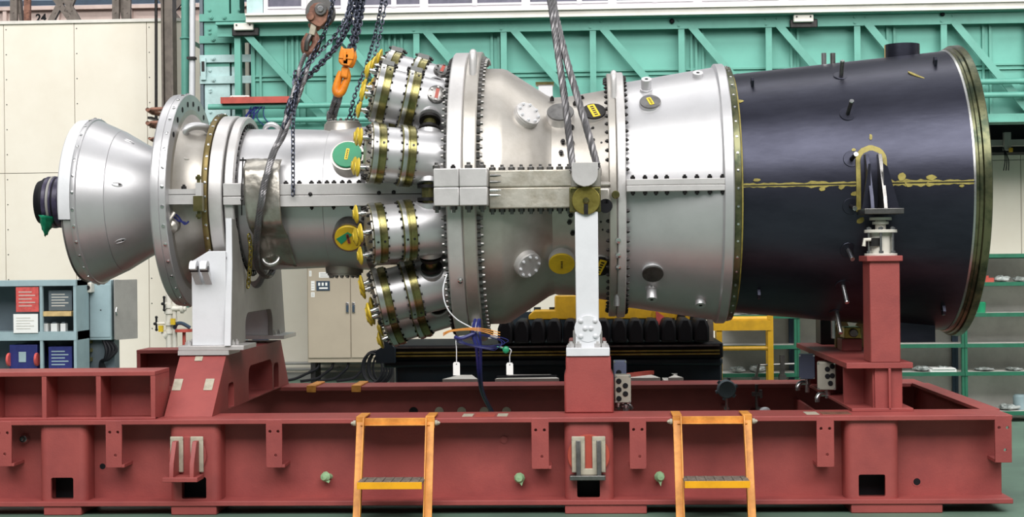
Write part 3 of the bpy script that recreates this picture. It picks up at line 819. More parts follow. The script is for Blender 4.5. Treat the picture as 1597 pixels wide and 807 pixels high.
for p in (838, 862): q = at(p, 484, ym+.45); m.box(q, (.06, .05, .05))
m.build('clamp_block', MDARK, t)
q = at(1030, 503, ym+.2); m = MB(); m.span(q+V((-.08, 0, -.14)), q+V((.1, .1, .12))); m.slot(1); m.plate([(-.03, -.05), (.04, -.1), (.03, .05), (-.04, .1)], q+V((0, -.01, 0)), X_, Z_, .008); m.build('control_head', [RUST, REDP], t)
for p in (1048, 1108):
    q = at(p, 505, ym+.25); m = MB(); m.span(q+V((-.025, 0, -.2)), q+V((.025, .06, .22))); m.build('guard_post', LATT, t)
# cream planks on the floor beyond the rear beam
for i, (p0, p1, lab) in enumerate(((690, 745, 'short cream board left of the blue wire bundle behind the rear beam'), (772, 872, 'long cream board behind the rear beam left of the centre red pedestal'), (960, 1030, 'cream board with a red strip behind the rear beam right of centre pedestal'), (1042, 1066, 'short cream board below right end of the dark machine'))):
    Yf = 1.62; a, b = at(p0, 592, Yf), at(p1, 592, Yf); z = at(800, 597, Yf).z
    m = MB(); m.plate([(0, 0), (b.x-a.x, 0), (b.x-a.x-.08, .45), (.1, .45)], (a.x, Yf, z), X_, Y_, .03)
    for x in (a.x+.08, b.x-.12): m.span((x-.03, Yf+.1, 0), (x+.03, Yf+.4, z))
    tag(m.build('cream_board', SILL), lab, 'board', 'cream boards behind the rear beam')
m = MB(); a, b = at(975, 597, 1.66), at(1020, 597, 1.66); m.bar(V((a.x, 1.68, z+.045)), V((b.x, 2.0, z+.045)), .04, .03); tag(m.build('red_strip', REDBAR), 'thin red strip lying across the cream board', 'strip')
m = MB(); m.tube(smoothp([V((at(p_, 590, 1.7).x, 1.7+.02*i_, z+.04)) for i_, p_ in enumerate((775, 810, 845, 868))], 6), .01, 6); tag(m.build('floor_cable', BLACK), 'black cable lying on the long cream board behind the rear beam', 'cable')
# ---- yellow ladder frame at right of machine
yf = 3.36
x0, x1 = at(1122, 540, yf).x, at(1202, 540, yf).x
t = thing('platform_steps', 'yellow steel step frame right of the dark machine', 'steps', ((x0+x1)/2, yf, 0))
for x in (x0, x1): m = MB(); m.span((x-.025, yf, 0), (x+.025, yf+.05, at(1200, 484, yf).z)); m.build('upright', YELD, t)
z = at(1165, 508, yf).z; m = MB(); m.span((x0-.12, yf-.01, z-.045), (x1, yf+.01, z+.045)); m.span((x0, yf, z+.03), (x1, yf+.2, z+.055)); m.build('top_step', YELD, t)
z = at(1165, 497, yf+.2).z; m = MB(); m.tube([(x0, yf+.2, z), (x1, yf+.2, z)], .02, 8); m.span((x0-.02, yf+.18, 0), (x0+.02, yf+.22, z)); m.span((x1-.02, yf+.18, 0), (x1+.02, yf+.22, z)); m.build('rear_bar', YELD, t)
z = at(1165, 544, yf).z; m = MB(); m.tube([(x0, yf+.03, z), (x1, yf+.03, z)], .02, 8); m.build('rung', YELD, t)

# ================================================================== RED SKID
ZT, ZB = 0.585, 0.03
YF, YR = -1.37, 1.37
xr_e = at(1579, 648, YF).x
xl_e = -5.0
sk = thing('skid_frame', 'red primer painted steel skid frame carrying the turbine', 'frame', (0, 0, 0))
for sg, nm in ((-1, 'f'), (1, 'r')):
    m = MB()
    y0 = sg*1.37; y1 = sg*0.99; yb = sg*1.18
    m.span((xl_e, y0, ZT-.03), (xr_e, y1, ZT)); m.span((xl_e, y0, ZB+.025), (xr_e, y1, ZB+.055)); m.span((xl_e, yb-.012, ZB+.05), (xr_e-.02, yb+.012, ZT-.03))
    m.build('side_beam', RED, sk, bevel=.004)
for x in (xl_e, xr_e-.05):
    m = MB(); m.span((x, -1.17, ZB+.05), (x+.03, 1.17, ZT-.01)) if x < 0 else m.span((x-.9, -1.16, ZB+.05), (x-.88, 1.16, ZT-.12)); m.build('cross_beam', RED, sk)
m = MB(); xe = at(1550, 636, -1.2).x-.03; m.span((xe, -.99, ZT-.02), (xe+.12, .99, ZT+.0)); m.span((xe+.05, -1.165, ZB+.06), (xe+.07, 1.165, ZT-.032)); m.span((xe, -.99, ZB+.03), (xe+.12, .99, ZB+.05)); m.build('end_beam', RED, sk)
def wx(px, Y=YF): return at(px, 700, Y).x
boxes = ((58, 133), (262, 341), (880, 957), (1320, 1404))
for a, b in boxes:
    xa, xb = wx(a), wx(b); r = .05; yo = -1.345
    m = MB()
    zt_, zb_ = ZT-.03, ZB+.055
    hx0, hx1 = xa+.075, xb-.085
    m.plate(rrect(xa+r, zb_, xb-r, zt_, .001, 1), (0, yo+.02, 0), X_, Z_, .02, [rrect(hx0, zb_+.012, hx1, zb_+.145, .012, 3)])
    for sgn, xc in ((-1, xa+r), (1, xb-r)):
        prof = []
        for k in range(9):
            t_ = rad(90*k/8); prof.append((xc+sgn*r*math.sin(t_), yo+r-r*math.cos(t_)))
        prof.append((xc+sgn*r, -1.19)); inner = [(xc+sgn*(r-.018), -1.19)]
        for k in range(8, -1, -1):
            t_ = rad(90*k/8); inner.append((xc+sgn*(r-.018)*math.sin(t_), yo+r-(r-.018)*math.cos(t_)))
        m.plate(prof+inner, (0, 0, zb_), X_, Y_, zt_-zb_)
    m.build('box_stiffener', RED, sk)
    m = MB(); m.span((hx0-.02, -1.2, zb_), (hx1+.02, -1.19, zb_+.16)); m.build('box_hole_back', BLACK, sk)
for a, b in ((66, 125), (265, 336), (880, 1008), (1327, 1470)):
    m = MB(); m.span((wx(a), -1.36, 0), (wx(b), -1.0, ZB+.03)); m.build('foot_pad', RED, sk, bevel=.006)
for a, b in ((-40, 60), (262, 340), (880, 960), (1320, 1410)):
    m = MB(); m.span((wx(a, 1.2)-.3, 1.0, 0), (wx(b, 1.2), 1.36, ZB+.03)); m.build('foot_pad', RED, sk)
for a, b, y1 in ((-8, 18, 728), (165, 190, 730), (415, 440, 730), (829, 856, 732), (982, 1008, 732), (1274, 1301, 729), (1552, 1578, 722)):
    xa, xb = wx(a), wx(b); zb_ = at((a+b)/2, y1, YF).z; w = xb-xa
    m = MB()
    m.plate(rrect(xa, zb_, xb, ZT-.005, .012, 3), (0, YF-.001+.016, 0), X_, Z_, .016, [circ(xa+w*.25, ZT-.075, .009), circ(xb-w*.25, ZT-.075, .009), circ((xa+xb)/2+.01, zb_+.075, .009)])
    m.plate([(YF, 0), (YF+.2, 0), (YF+.2, .02), (YF+.19, .03), (YF+.18, .02), (YF, .018)], (xa-.0, 0, zb_), Y_, Z_, w*1.0+(.015 if a < 900 else -.0))
    m.build('hanger_bracket', RED, sk, bevel=.004)
# lifting lugs
for px, py, op in ((293, 711, 0), (918, 711, 1)):
    q = at(px, py, -1.35)
    m = MB(); m.disc(q+V((0, .005, 0)), (0, -1, 0), .118 if not op else .128, .02, 36, .004); m.build('lug_pad', RED if not op else REDHOT, sk)
    for d in (-.062, .062):
        m = MB()
        m.plate([(-1.36, -.115), (-1.51+.09*op, -.115), (-1.5+.09*op, -.03), (-1.43+.04*op, .095), (-1.36, .095)], (q.x+d-.014, 0, q.z), Y_, Z_, .028); pl = m.build('lug_plate', RED if not op else GUN, sk, bevel=.003)
        m = MB()
        for s_ in (-1, 1): m.bar(V((q.x+d+s_*.025, -1.372, q.z-.1)), V((q.x+d+s_*.025, -1.372, q.z+.1)), .03, .014, (0, -1, 0))
        m.box((q.x+d, -1.372, q.z+.104), (.08, .014, .03)); m.build('bare_weld', TAPE, pl, bevel=.005)
    m = MB(); m.span((q.x-.115, -1.52+.09*op, q.z-.14), (q.x+.1, -1.36, q.z-.112)); m.build('lug_shelf', RED if not op else GUN, sk, bevel=.003)
    if op:
        m = MB(); m.box((q.x, -1.372, q.z-.095), (.15, .015, .04)); m.build('bare_weld', TAPE, sk, bevel=.005)
# small holes, plugs and fitting on the front web
yw_ = -1.192
for px, py, r in ((160, 728, .026), (1430, 752, .03), (1178-0, 1000, 0)):
    if r: q = at(px, py, yw_-.002); m = MB(); m.lathe([(r*.72, 0), (r, 0), (r, .012), (r*.72, .012)], q+V((0, .012, 0)), (0, -1, 0), 20, True); m.slot(1); m.disc(q+V((0, .004, 0)), (0, -1, 0), r*.75, .003); m.build('web_hole', [RED, BLACK], sk)
q = at(786, 686, yw_); m = MB(); m.disc(q, (0, -1, 0), .022, .008); m.build('web_plug', RED, sk)
q = at(40, 684, yw_); m = MB(); m.lathe([(.001, 0), (.03, 0), (.03, .02), (.022, .045), (.001, .045)], q, (0, -1, 0), 20); m.slot(1); m.lathe([(.01, .046), (.018, .046), (.018, .06), (.01, .06)], q, (0, -1, 0), 16, True); m.build('pipe_fitting', [CHROME, DARKM], sk)
for i, (px, py) in enumerate(((511, 744), (811, 746), (1027, 744))):
    q = at(px, py, yw_-.02)
    m = MB(); m.lathe([(.001, -.03), (.018, -.03), (.02, 0), (.034, .02), (.022, .045), (.001, .05)], q, V((-.5+.4*i, -1, .1)), 9); m.plate([(-.01, 0), (.02, 0), (.012, -.015-.01*i), (0, -.01)], q+V((0, -.02, -.02)), X_, Z_, .012)
    tag(m.build('rag_plug', RAGG), ['pale green rag plug in the front beam left of the left ladder', 'pale green rag plug in the front beam right of the left ladder', 'pale green rag plug in the front beam left of the right ladder'][i], 'plug', 'pale green rag plugs in the red beam')
for px in (645, 685, 720, 755, 790):
    q = at(px, 642, 1.165); m = MB(); m.disc(q, (0, -1, 0), .034, .006); m.build('hole_cover', BLACK if px == 645 else TAPE, sk)
for px0, px1, mt in ((722, 738, TAPE), (742, 772, REDBAR), (776, 792, TAPE), (1255, 1275, TAPE), (1280, 1325, RUST)):
    a, b = at(px0, 646, -1.2), at(px1, 646, -1.2); m = MB(); m.span((a.x, -1.28, ZT), (b.x, -1.12, ZT+.002)); m.build('paint_patch', mt, sk)
# bay blocks at the left
for fr in (0, 1):
    if fr == 0:
        zt_ = at(150, 580, -1.32).z; xb = at(242, 620, -1.33).x; p = at(242, 620, -1.33).x-at(157, 620, -1.33).x
        n = 5; yo, yi, yk_ = -1.33, -1.0, -1.12
    else:
        zt_ = at(260, 546, 1.0).z; xb = at(312, 570, 1.0).x; p = xb-at(219, 570, 1.0).x; n = 1; yo, yi, yk_ = 1.0, 1.33, 1.2
    m = MB(); xa = xb-n*p
    m.span((xa-.03, yo, zt_-.028), (xb, yi, zt_)); m.span((xa-.03, yk_, ZT), (xb-.005, yk_+.02, zt_-.02))
    for k in range(n+1): m.span((xb-k*p-.03, yo+.002, ZT), (xb-k*p, yi, zt_-.02))
    m.span((xa, yo-.0, ZT-.001), (xb, yo+.05, ZT+.012))
    m.build('bay_block', RED, sk, bevel=.003)
# left pedestal
y0t = -.80
pa, pb = at(281, 556, y0t), at(353, 562, y0t)
xl_, xr2 = pa.x, pb.x; ztp = at(320, 554, y0t).z
def yz(px, py, X=None): q = atx(px, py, xr2 if X is None else X); return (q.y, q.z)
arch = [(-.02, ZT)]+[( -.02+.0, ZT+.1)]
def archp(y0, y1, z1, r=.08):
    return [(y0, ZT+.01), (y1, ZT+.01)]+[(y1-r+r*math.cos(rad(a)), z1-r+r*math.sin(rad(a))) for a in range(0, 91, 15)]+[(y0+r+r*math.cos(rad(a)), z1-r+r*math.sin(rad(a))) for a in range(90, 181, 15)]
ya, yb2 = yz(388, 620)[0], yz(425, 620)[0]
ys0, ys1 = yz(356, 620)[0], yz(365, 620)[0]
m = MB()
m.plate([(-1.2, ZT), (y0t, ztp), (1.0, ztp), (1.3, ZT)], (xl_, 0, 0), Y_, Z_, xr2-xl_, [archp(ya, yb2, ZT+.24), archp(ys0, ys1, ZT+.17, .04), archp(.72, .9, ZT+.2, .05)])
m.build('intake_pedestal', RED, sk, bevel=.006)
m = MB(); m.span((xl_-.01, y0t-.02, ztp), (xr2+.02, y0t+.3, ztp+.03)); m.build('pedestal_cap', PALE, sk)
for px, py in ((277, 598), (326, 598)):
    q = at(px, py, -1.0); nrm = V((0, -(ztp-ZT), -.4)).normalized()
    f = (py-553)/(645-553); yy = y0t-.4*f; zz = ztp-(ztp-ZT)*f; q = at(px, py, yy)
    up = V((0, .4, ztp-ZT)).normalized(); m = MB(); m.plate(rrect(-.028, -.05, .028, .05, .004, 2), V((q.x, yy-.002, zz)), X_, up, .002); m.build('tape_patch', TAPE, sk)
q = at(310, 560, y0t-.03); m = MB(); m.plate(rrect(-.025, -.02, .025, .02, .004, 2), V((q.x, y0t-.03, q.z)), X_, V((0, .4, ztp-ZT)).normalized(), .002); m.build('tape_patch', TAPE, sk)
# centre pedestals, near and mirrored
yc_ = -1.12
zcp = at(917, 556, yc_).z
xa, xb = at(880, 600, yc_).x, at(957, 600, yc_).x
for sg in (-1, 1):
    y0, y1 = (yc_, yc_+.4) if sg < 0 else (-yc_-.4, -yc_)
    m = MB(); m.plate([(xa, ZT), (xb, ZT), (xb, zcp-.12), (xb-.015, zcp-.09), (xb-.015, zcp), (xa+.01, zcp), (xa+.01, zcp-.09), (xa, zcp-.12)], (0, y1, 0), X_, Z_, y1-y0); m.build('centre_pedestal', RED, sk, bevel=.012)
# exhaust cross beam and posts
yx = -1.12
zf1, zf0 = at(1400, 566, yx).z, at(1400, 575, yx).z
x0, x1 = at(1310, 572, yx).x, at(1424, 572, yx).x; wa, wb_, wc = at(1366, 610, yx).x, at(1409, 610, yx).x, at(1388, 610, yx).x
x0 = x0+.02
m = MB()
m.span((x0+.02, yx, zf0), (x1, 1.12, zf1)); m.span((x0+.05, yx, ZT), (x1, 1.12, ZT+.02)); m.span((wa-.01, yx+.05, ZT), (wa+.01, 1.1, zf0)); m.span((wb_-.02, yx+.05, ZT), (wb_, 1.1, zf0))
m.span((wa, yx+.03, ZT+.01), (wb_, yx+.05, zf0)); m.span((wc-.008, yx+.0, ZT+.01), (wc+.008, yx+.04, zf0))
for y in (-.75, 0., .75): m.span((x0+.06, y-.012, ZT+.01), (wa, y+.012, zf0))
m.build('exhaust_cross_beam', RED, sk, bevel=.003)
pyf = -1.12
for sg in (-1, 1):
    px0, px1 = at(1357, 480, pyf).x, at(1404, 480, pyf).x
    zp = at(1380, 399, pyf).z
    ya_, yb_ = (pyf, pyf+.24) if sg < 0 else (-pyf-.24, -pyf)
    m = MB(); m.span((px0, ya_, zf1), (px1, yb_, zp-.03)); m.build('exhaust_post', RED if sg < 0 else MDARK, sk, bevel=.006)  # far post is the same red post, its shade put into the colour
    m = MB(); m.span((px0-.02, ya_-.02, zp-.035), (px1+.015, yb_+.02, zp)); m.build('post_cap', RED if sg < 0 else MDARK, sk, bevel=.004)  # far cap coloured dark for shade like its post
ZPOST = zp; PX0, PX1 = px0, px1
m = MB(); q = at(1327, 540, .1); m.span((q.x-.07, .05, zf1), (q.x+.07, .25, zf1+.085)); m.build('guide_block', RED, sk, bevel=.006)
m = MB(); m.span((q.x-.05, .06, zf1+.085), (q.x+.065, .24, zf1+.165)); m.slot(1); m.cyl((q.x+.01, .03, zf1+.125), (q.x+.01, .06, zf1+.125), .03, seg=16); m.build('guide_head', [BRASS, GUN], sk, bevel=.006)
for i, (px, py) in enumerate(((1312, 510), (1344, 512))):
    q = at(px, py, .5)
    m = MB(); m.plate([(-.05, 0), (.05, 0), (.05, .15), (.03, .19), (-.03, .19), (-.05, .15)], (q.x, .5, zf1), X_, Z_, .05); tag(m.build('wood_chock', WOOD, bevel=.005), ['pale wooden chock on the cross beam left of the small red block', 'pale wooden chock between small red block and the red post'][i], 'chock', 'wooden chocks on the cross beam')
#PART4
# ================================================================== WHITE SUPPORTS
sp = thing('intake_support', 'white and grey fabricated saddle under the inlet end of turbine', 'support', ((xl_+xr2)/2, 0, ztp+.03))
zs0 = ztp+.03
y1t, y1b = -.80, -.82
xa, xb = at(300, 480, -.78).x, at(353, 480, -.78).x
def zpx(px, py, Y=-.78): return at(px, py, Y).z
ztop_ = zpx(355, 341); zsh_ = zpx(330, 392); zch = zpx(300, 408)
# big side plate in the YZ plane with saddle and arch
sad = [(.62*math.cos(rad(a)), ZC-.62*math.sin(rad(a))) for a in range(22, 159, 8)]
# outer polygon (y,z): near foot, near edge, saddle, far edge, far foot, arch
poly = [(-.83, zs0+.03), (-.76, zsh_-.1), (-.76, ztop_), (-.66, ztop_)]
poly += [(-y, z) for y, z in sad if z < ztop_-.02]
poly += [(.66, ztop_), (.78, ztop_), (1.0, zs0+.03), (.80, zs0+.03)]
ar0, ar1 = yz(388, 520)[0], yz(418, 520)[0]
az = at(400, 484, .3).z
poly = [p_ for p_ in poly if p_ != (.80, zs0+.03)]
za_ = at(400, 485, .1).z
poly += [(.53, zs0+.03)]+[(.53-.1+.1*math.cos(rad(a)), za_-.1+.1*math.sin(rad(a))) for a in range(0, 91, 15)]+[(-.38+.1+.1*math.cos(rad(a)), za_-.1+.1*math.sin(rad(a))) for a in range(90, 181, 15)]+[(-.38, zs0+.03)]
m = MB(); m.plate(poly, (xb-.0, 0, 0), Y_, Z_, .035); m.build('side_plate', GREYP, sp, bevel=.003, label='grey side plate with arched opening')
m = MB(); m.plate([(-.835, zs0+.03), (-.765, zsh_-.1), (-.765, ztop_+.002), (-.75, ztop_+.002), (-.75, zsh_-.1), (-.815, zs0+.03)], (xb-.002, 0, 0), Y_, Z_, .039); m.build('front_edge', WHITE, sp)
for y0, y1, nm in ((-.79, -.5, 'near_leg'), (.55, .93, 'far_leg')):
    m = MB()
    m.plate([(xa, zs0+.03), (xb, zs0+.03), (xb, zsh_), (xa+(xb-xa)*.5, zsh_), (xa, zch)], (0, y1, 0), X_, Z_, y1-y0)
    m.build(nm, WHITE, sp, bevel=.004)
    m = MB(); m.span((xa-.085, y0-.03, zs0), (xb+.12, y1+.06, zs0+.03)); fp = m.build('foot_plate', PALE, sp, bevel=.003)
    for dx in (-.045, (xb-xa)+.02):
        for yy in (y0+.04, (y0+y1)/2): m = MB(); m.hexn((xa+dx+.01, yy, zs0+.03), Z_, .022, .022); m.build('bolt', PALE, fp)
q = at(347, 403, -.8); m = MB(); m.disc(V((q.x, -.765, q.z)), (0, -1, 0), .02, .004); m.build('bolt_hole', BLACK, sp)
for px in (309, 325):
    q = at(px, 425, -.8); a0 = at(px, 409, -.8).z; b0 = at(px, 446, -.8).z
    m = MB(); m.plate([(-.95, a0-.03)]+[(-.90+.055*math.cos(rad(t_)), a0-.045+.055*math.sin(rad(t_))) for t_ in range(180, -1, -20)]+[(-.78, b0)], (q.x-.022, 0, 0), Y_, Z_, .044)
    e = m.build('clevis_ear', WHITE, sp, bevel=.004)
    m = MB(); m.cyl((q.x-.026, -.90, a0-.045), (q.x+.026, -.90, a0-.045), .02, seg=14); m.build('ear_hole', DARKM, e)
# trunnion leg
yl_ = -1.06
lg = thing('trunnion_leg', 'white support leg under the turbine trunnion on centre red pedestal', 'support', (at(916, 550, yl_).x, yl_+.1, zcp))
x0, x1 = at(898, 480, yl_).x, at(934, 480, yl_).x
zt_ = at(916, 330, yl_).z; zb_ = at(916, 545, yl_).z
xb0, xb1 = at(883, 549, yc_).x, at(951, 549, yc_).x
zb2 = at(916, 543, yc_).z
m = MB(); m.span((x0, yl_, zb2+.0), (x1, yl_+.22, zt_)); m.build('leg_column', WHITE, lg, bevel=.006)
m = MB(); m.span((xb0, yc_-.01, zcp), (xb1, yc_+.36, zb2)); fp = m.build('foot_plate', WHITE, lg, bevel=.004)
for x in (xb0+.03, xb0+.075, xb1-.075, xb1-.03):
    m = MB(); m.hexn((x, yc_+.05, zb2), Z_, .022, .025); m.build('bolt', PALE, fp)
m = MB(); m.span((x0-.02, yl_+.03, zb2), (x1+.02, yl_+.25, zb2+.1)); m.build('foot_block', GREYP, lg, bevel=.006)
q = at(917, 513, yl_)
m = MB(); m.disc(V((q.x, yl_, q.z)), (0, -1, 0), .085, .022, 36, .003); m.span((x0-.002, yl_-.018, zb2+.0), (x1+.004, yl_, q.z)); m.build('pin_plate', WHITE, lg)
for dx, dz in ((-.045, .05), (.045, .05), (-.045, -.045), (.045, -.045), (-.018, .004), (.018, .004)):
    m = MB(); m.lathe([(.015, 0), (.014, .008), (.008, .013), (.001, .014)], (q.x+dx, yl_-.022, q.z+dz), (0, -1, 0), 12); m.build('bolt', WHITE, lg)
hx0, hx1 = at(888, 310, yl_).x, at(937, 310, yl_).x; hz0, hz1 = at(912, 331, yl_).z, at(912, 292, yl_).z
m = MB(); m.span((hx0, yl_-.0, hz0), (hx1, yl_+.25, hz1)); m.build('pin_block', OLIVE, lg, bevel=.006)
q = at(914, 313, yl_); m = MB(); m.disc(V((q.x, yl_, q.z)), (0, -1, 0), .088, .018, 36, .003); m.slot(1); m.disc(V((q.x, yl_-.018, q.z)), (0, -1, 0), .02, .012, 16, .003); m.slot(2); m.span((q.x-.014, yl_-.022, q.z-.088), (q.x+.012, yl_-.018, q.z-.022)); m.build('pin_cover', [BRASS, OLIVE, DARKM], lg)
# exhaust jack
pc = V(((PX0+PX1)/2+.0, pyf+.12, ZPOST))
jk = thing('screw_jack', 'ivory screw jack on top of the tall red exhaust post', 'jack', pc)
def jz(py): return at(1376, py, pyf+.1).z
r0 = .062
m = MB(); m.disc(pc, Z_, .10, .014, 32, .003); m.build('base_flange', JACKW, jk)
m = MB(); m.lathe([(.001, 0.01), (r0, .01), (r0, jz(363)-ZPOST), (.001, jz(363)-ZPOST)], pc, Z_, 32); m.slot(1); m.span(pc+V((-.07, -.066, .06)), pc+V((-.01, -.03, .11))); m.build('jack_body', [JACKW, DARKM], jk)
m = MB(); m.disc(V((pc.x, pc.y, jz(363))), Z_, .1, .018, 32, .003); m.build('top_flange', JACKW, jk)
m = MB(); m.cyl((pc.x, pc.y, jz(359)), (pc.x, pc.y, jz(345)), .033, seg=24); m.lathe([(.033, 0), (.05, .0), (.05, .016), (.033, .016)], (pc.x, pc.y, jz(350)), Z_, 24, True); m.build('screw_neck', JACKW, jk)
m = MB(); m.cyl((pc.x, pc.y, jz(346)), (pc.x, pc.y, jz(343)), .03, seg=20); m.disc(V((pc.x, pc.y, jz(343.5))), Z_, .068, .018, 28, .003); m.build('load_pad', JACKW, jk)
for k in range(6):
    a = rad(20+60*k); p_ = pc+V((.083*math.cos(a), .083*math.sin(a), 0)); m = MB(); m.cyl(p_+V((0, 0, .01)), V((p_.x, p_.y, jz(354))), .008, seg=8); m.hexn(p_+V((0, 0, .014)), Z_, .016, .016, False); m.hexn((p_.x, p_.y, jz(359)), Z_, .016, .016, False); m.build('tie_rod', CHROME, jk)
m = MB(); m.tube([pc+V((-.06, -.05, .1)), pc+V((-.11, -.06, .1)), pc+V((-.115, -.06, .06))], .012, 8); m.build('lock_lever', JACKW, jk)
j2 = thing('screw_jack', 'dark shaded screw jack on the far exhaust post under the duct', 'jack', V((pc.x, -pc.y, ZPOST)))
for ch in [c_ for c_ in bpy.data.objects if c_.parent == jk]:
    c_ = ch.copy(); COL.objects.link(c_); c_.parent = j2

# ================================================================== TURBINE
tb = thing('gas_turbine', 'large silver gas turbine with black exhaust duct on a red skid', 'turbine', (0, 0, ZC-1.0))
O = V((0, 0, ZC))
def LX(nm, prof, mats, seg=128, closed=False, parent=None, ang=30, label=None):
    m = MB(); m.lathe([(r, x) for x, r in prof], O, X_, seg, closed)
    return m.build(nm, mats, parent or tb, ang=ang, label=label)
def ring(nm, x0, x1, r, mats, ri=None, bev=.006, seg=128, label=None):
    ri = ri if ri else r-.12
    return LX(nm, [(x0, ri), (x0, r-bev), (x0+bev, r), (x1-bev, r), (x1, r-bev), (x1, ri)], mats, seg, True, label=label)
def bolts_ring(m, x, R, sgn, r, n, h=.014, a0=0., lo=-110, hi=115, stud=True):
    for k in range(n):
        a = a0+360.*k/n
        aa = (a+180) % 360-180
        if lo <= aa <= hi: m.hexn(cyl_pt(x, R, rad(aa)), (sgn, 0, 0), r, h, stud)
# shaft and its wrapping
x0, x1 = NX(58, .174), NX(92, .174)
LX('shaft_end', [(x0-.04, .001), (x0-.04, .15), (x0, .165), (x0, .172), (x0+.012, .174), (x1+.3, .174)], BLACK, 48)
m = MB()
for k, (a, b) in enumerate(((62, 69), (70, 77), (79, 88))):
    xa, xb = NX(a, .18), NX(b, .18)
    m.lathe([(.175, xa), (.181, xa+.004), (.181, xb-.004), (.175, xb)], O, X_, 48, True)
m.slot(1); m.lathe([(.178, NX(69, .18)), (.184, NX(70, .18)), (.184, NX(73, .18)), (.178, NX(74, .18))], O, X_, 48, True)
m.build('shaft_wrap', [STRAP, GREYP], tb)
m = MB(); vs = []; rr = random.Random(3)
for i in range(9):
    g = i/8
    for j in range(9):
        h = j/8
        t_ = at(61+27*h, 335+4*h, -.1); e_ = at(70+8*h, 366+4*math.sin(5*h), -.08)
        p_ = t_.lerp(e_, g); a_ = math.cos(PI*(h-.5))
        vs.append(p_+V((rr.uniform(-.006, .006), -.09*a_*(1-g)-.02+rr.uniform(-.008, .008), rr.uniform(-.004, .004))))
m.add(vs, [(i*9+j, (i+1)*9+j, (i+1)*9+j+1, i*9+j+1) for i in range(8) for j in range(8)])
gc = m.build('shaft_sheet', GCLOTH, tb, label='green plastic sheet hanging under the shaft'); so = gc.modifiers.new('thick', 'SOLIDIFY'); so.thickness = .003
# inlet end ring: upper half white covers, lower half grey
e0, e1, e2 = NX(88, .57), NX(108, .575), NX(117, .575)
LX('end_face', [(e0+.02, .16), (e0+.02, .565)], GREYP, 96)
m = MB()
u, w_, _a = basis(X_)
def arc(m, prof, a_lo, a_hi, seg):
    n = seg; vs = []; k = len(prof)
    for i in range(n+1):
        a = rad(a_lo+(a_hi-a_lo)*i/n)
        for x, r in prof: vs.append(cyl_pt(x, r, a))
    fs = [(i*k+j, (i+1)*k+j, (i+1)*k+(j+1) % k, i*k+(j+1) % k) for i in range(n) for j in range(k)]
    fs += [tuple(range(k)), tuple(range(n*k, n*k+k))]
    m.add(vs, fs)
    return m
arc(m, [(e0, .42), (e0, .56), (e0+.01, .572), (e1, .575), (e1, .42)], -14, 194, 72); m.build('upper_end_cover', WHITE, tb, label='white upper end cover')
m = MB(); arc(m, [(e0+.01, .42), (e0+.01, .535), (e0+.03, .555), (e1, .56), (e1, .42)], -166, -15, 60); m.build('lower_end_cover', SILV, tb)
m = MB(); m.lathe([(r, x) for x, r in [(e1, .5), (e1, .578), (e1+.006, .582), (e2-.006, .582), (e2, .576), (e2, .5)]], O, X_, 128, True); m.slot(1)
for k in range(32): a = rad(11.25*k+4); m.lathe([(.011, 0), (.01, .006), (.001, .008)], cyl_pt((e1+e2)/2, .581, a), radial(cyl_pt(0, 1, a)), 10)
m.build('end_flange', [SILV, CHROME], tb)
c1, c2 = -3.21, -3.042
m = MB(); m.lathe([(r, x) for x, r in [(e2, .568), (c1-.003, .494), (c1, .488), (c1+.003, .492), (c2, .395), (-2.83, .30)]], O, X_, 128)
m.slot(1)
def cone_R(x): return .568+(x-e2)*(.488-.568)/(c1-e2) if x < c1 else .488+(x-c1)*(.395-.488)/(c2-c1)
for px, py in ((201, 221), (182, 288), (187, 376)):
    R_ = .45
    for _ in range(8): R_ = cone_R(on_cyl(px, py, R_).x)
    q = on_cyl(px, py, R_); n_ = (radial(q)+V((.5, 0, 0))).normalized(); al = (X_-n_*n_.x).normalized(); sd_ = n_.cross(al)
    m.slot(1); m.plate([(.036*math.cos(t_*PI/8), .013*math.sin(t_*PI/8)) for t_ in range(16)], q-n_*.004, al, sd_, .006)
    m.slot(0); m.tube([q+n_*.003+al*(.036*math.cos(t_*PI/8))+sd_*(.013*math.sin(t_*PI/8)) for t_ in range(16)], .004, 6, True)
m.build('inlet_cone', [SILV, DARKM], tb)
# big inlet flange
f0, f1 = NX(232, .74), NX(246, .74); f2 = NX(258, .74)
LX('inlet_flange', [(f0+.05, .50), (f0+.008, .70), (f0, .722), (f0+.012, .737), (f0+.04, .741), (f1, .741), (f1+.003, .736), (f1+.006, .741), (f2-.004, .741), (f2, .737), (f2, .60)], SILV, 160, False)
for k in range(36):
    if 10*k+5 <= 110 or 10*k+5 >= 250: a = rad(10*k+5); m = MB(); m.lathe([(.012, 0), (.011, .007), (.001, .009)], cyl_pt((f1+f2)/2+.002, .740, a), radial(cyl_pt(0, 1, a)), 10); m.build('rim_screw', CHROME, tb)
for k in range(28):
    if not 35 < 360*k/28. < 150: continue
    a = rad(360*k/28.); m = MB(); m.disc(cyl_pt(f2, .675, a), X_, .019, .003, 14); m.build('bolt_hole', BLACK, tb)
b0 = NX(313, .6)
LX('bellmouth_case', [(f2-.001, .64), (f2+.005, .60), (f2+.06, .535), (f2+.14, .50), (b0+.01, .485)], CASTS, 128)
q = at(282, 333, -.5)
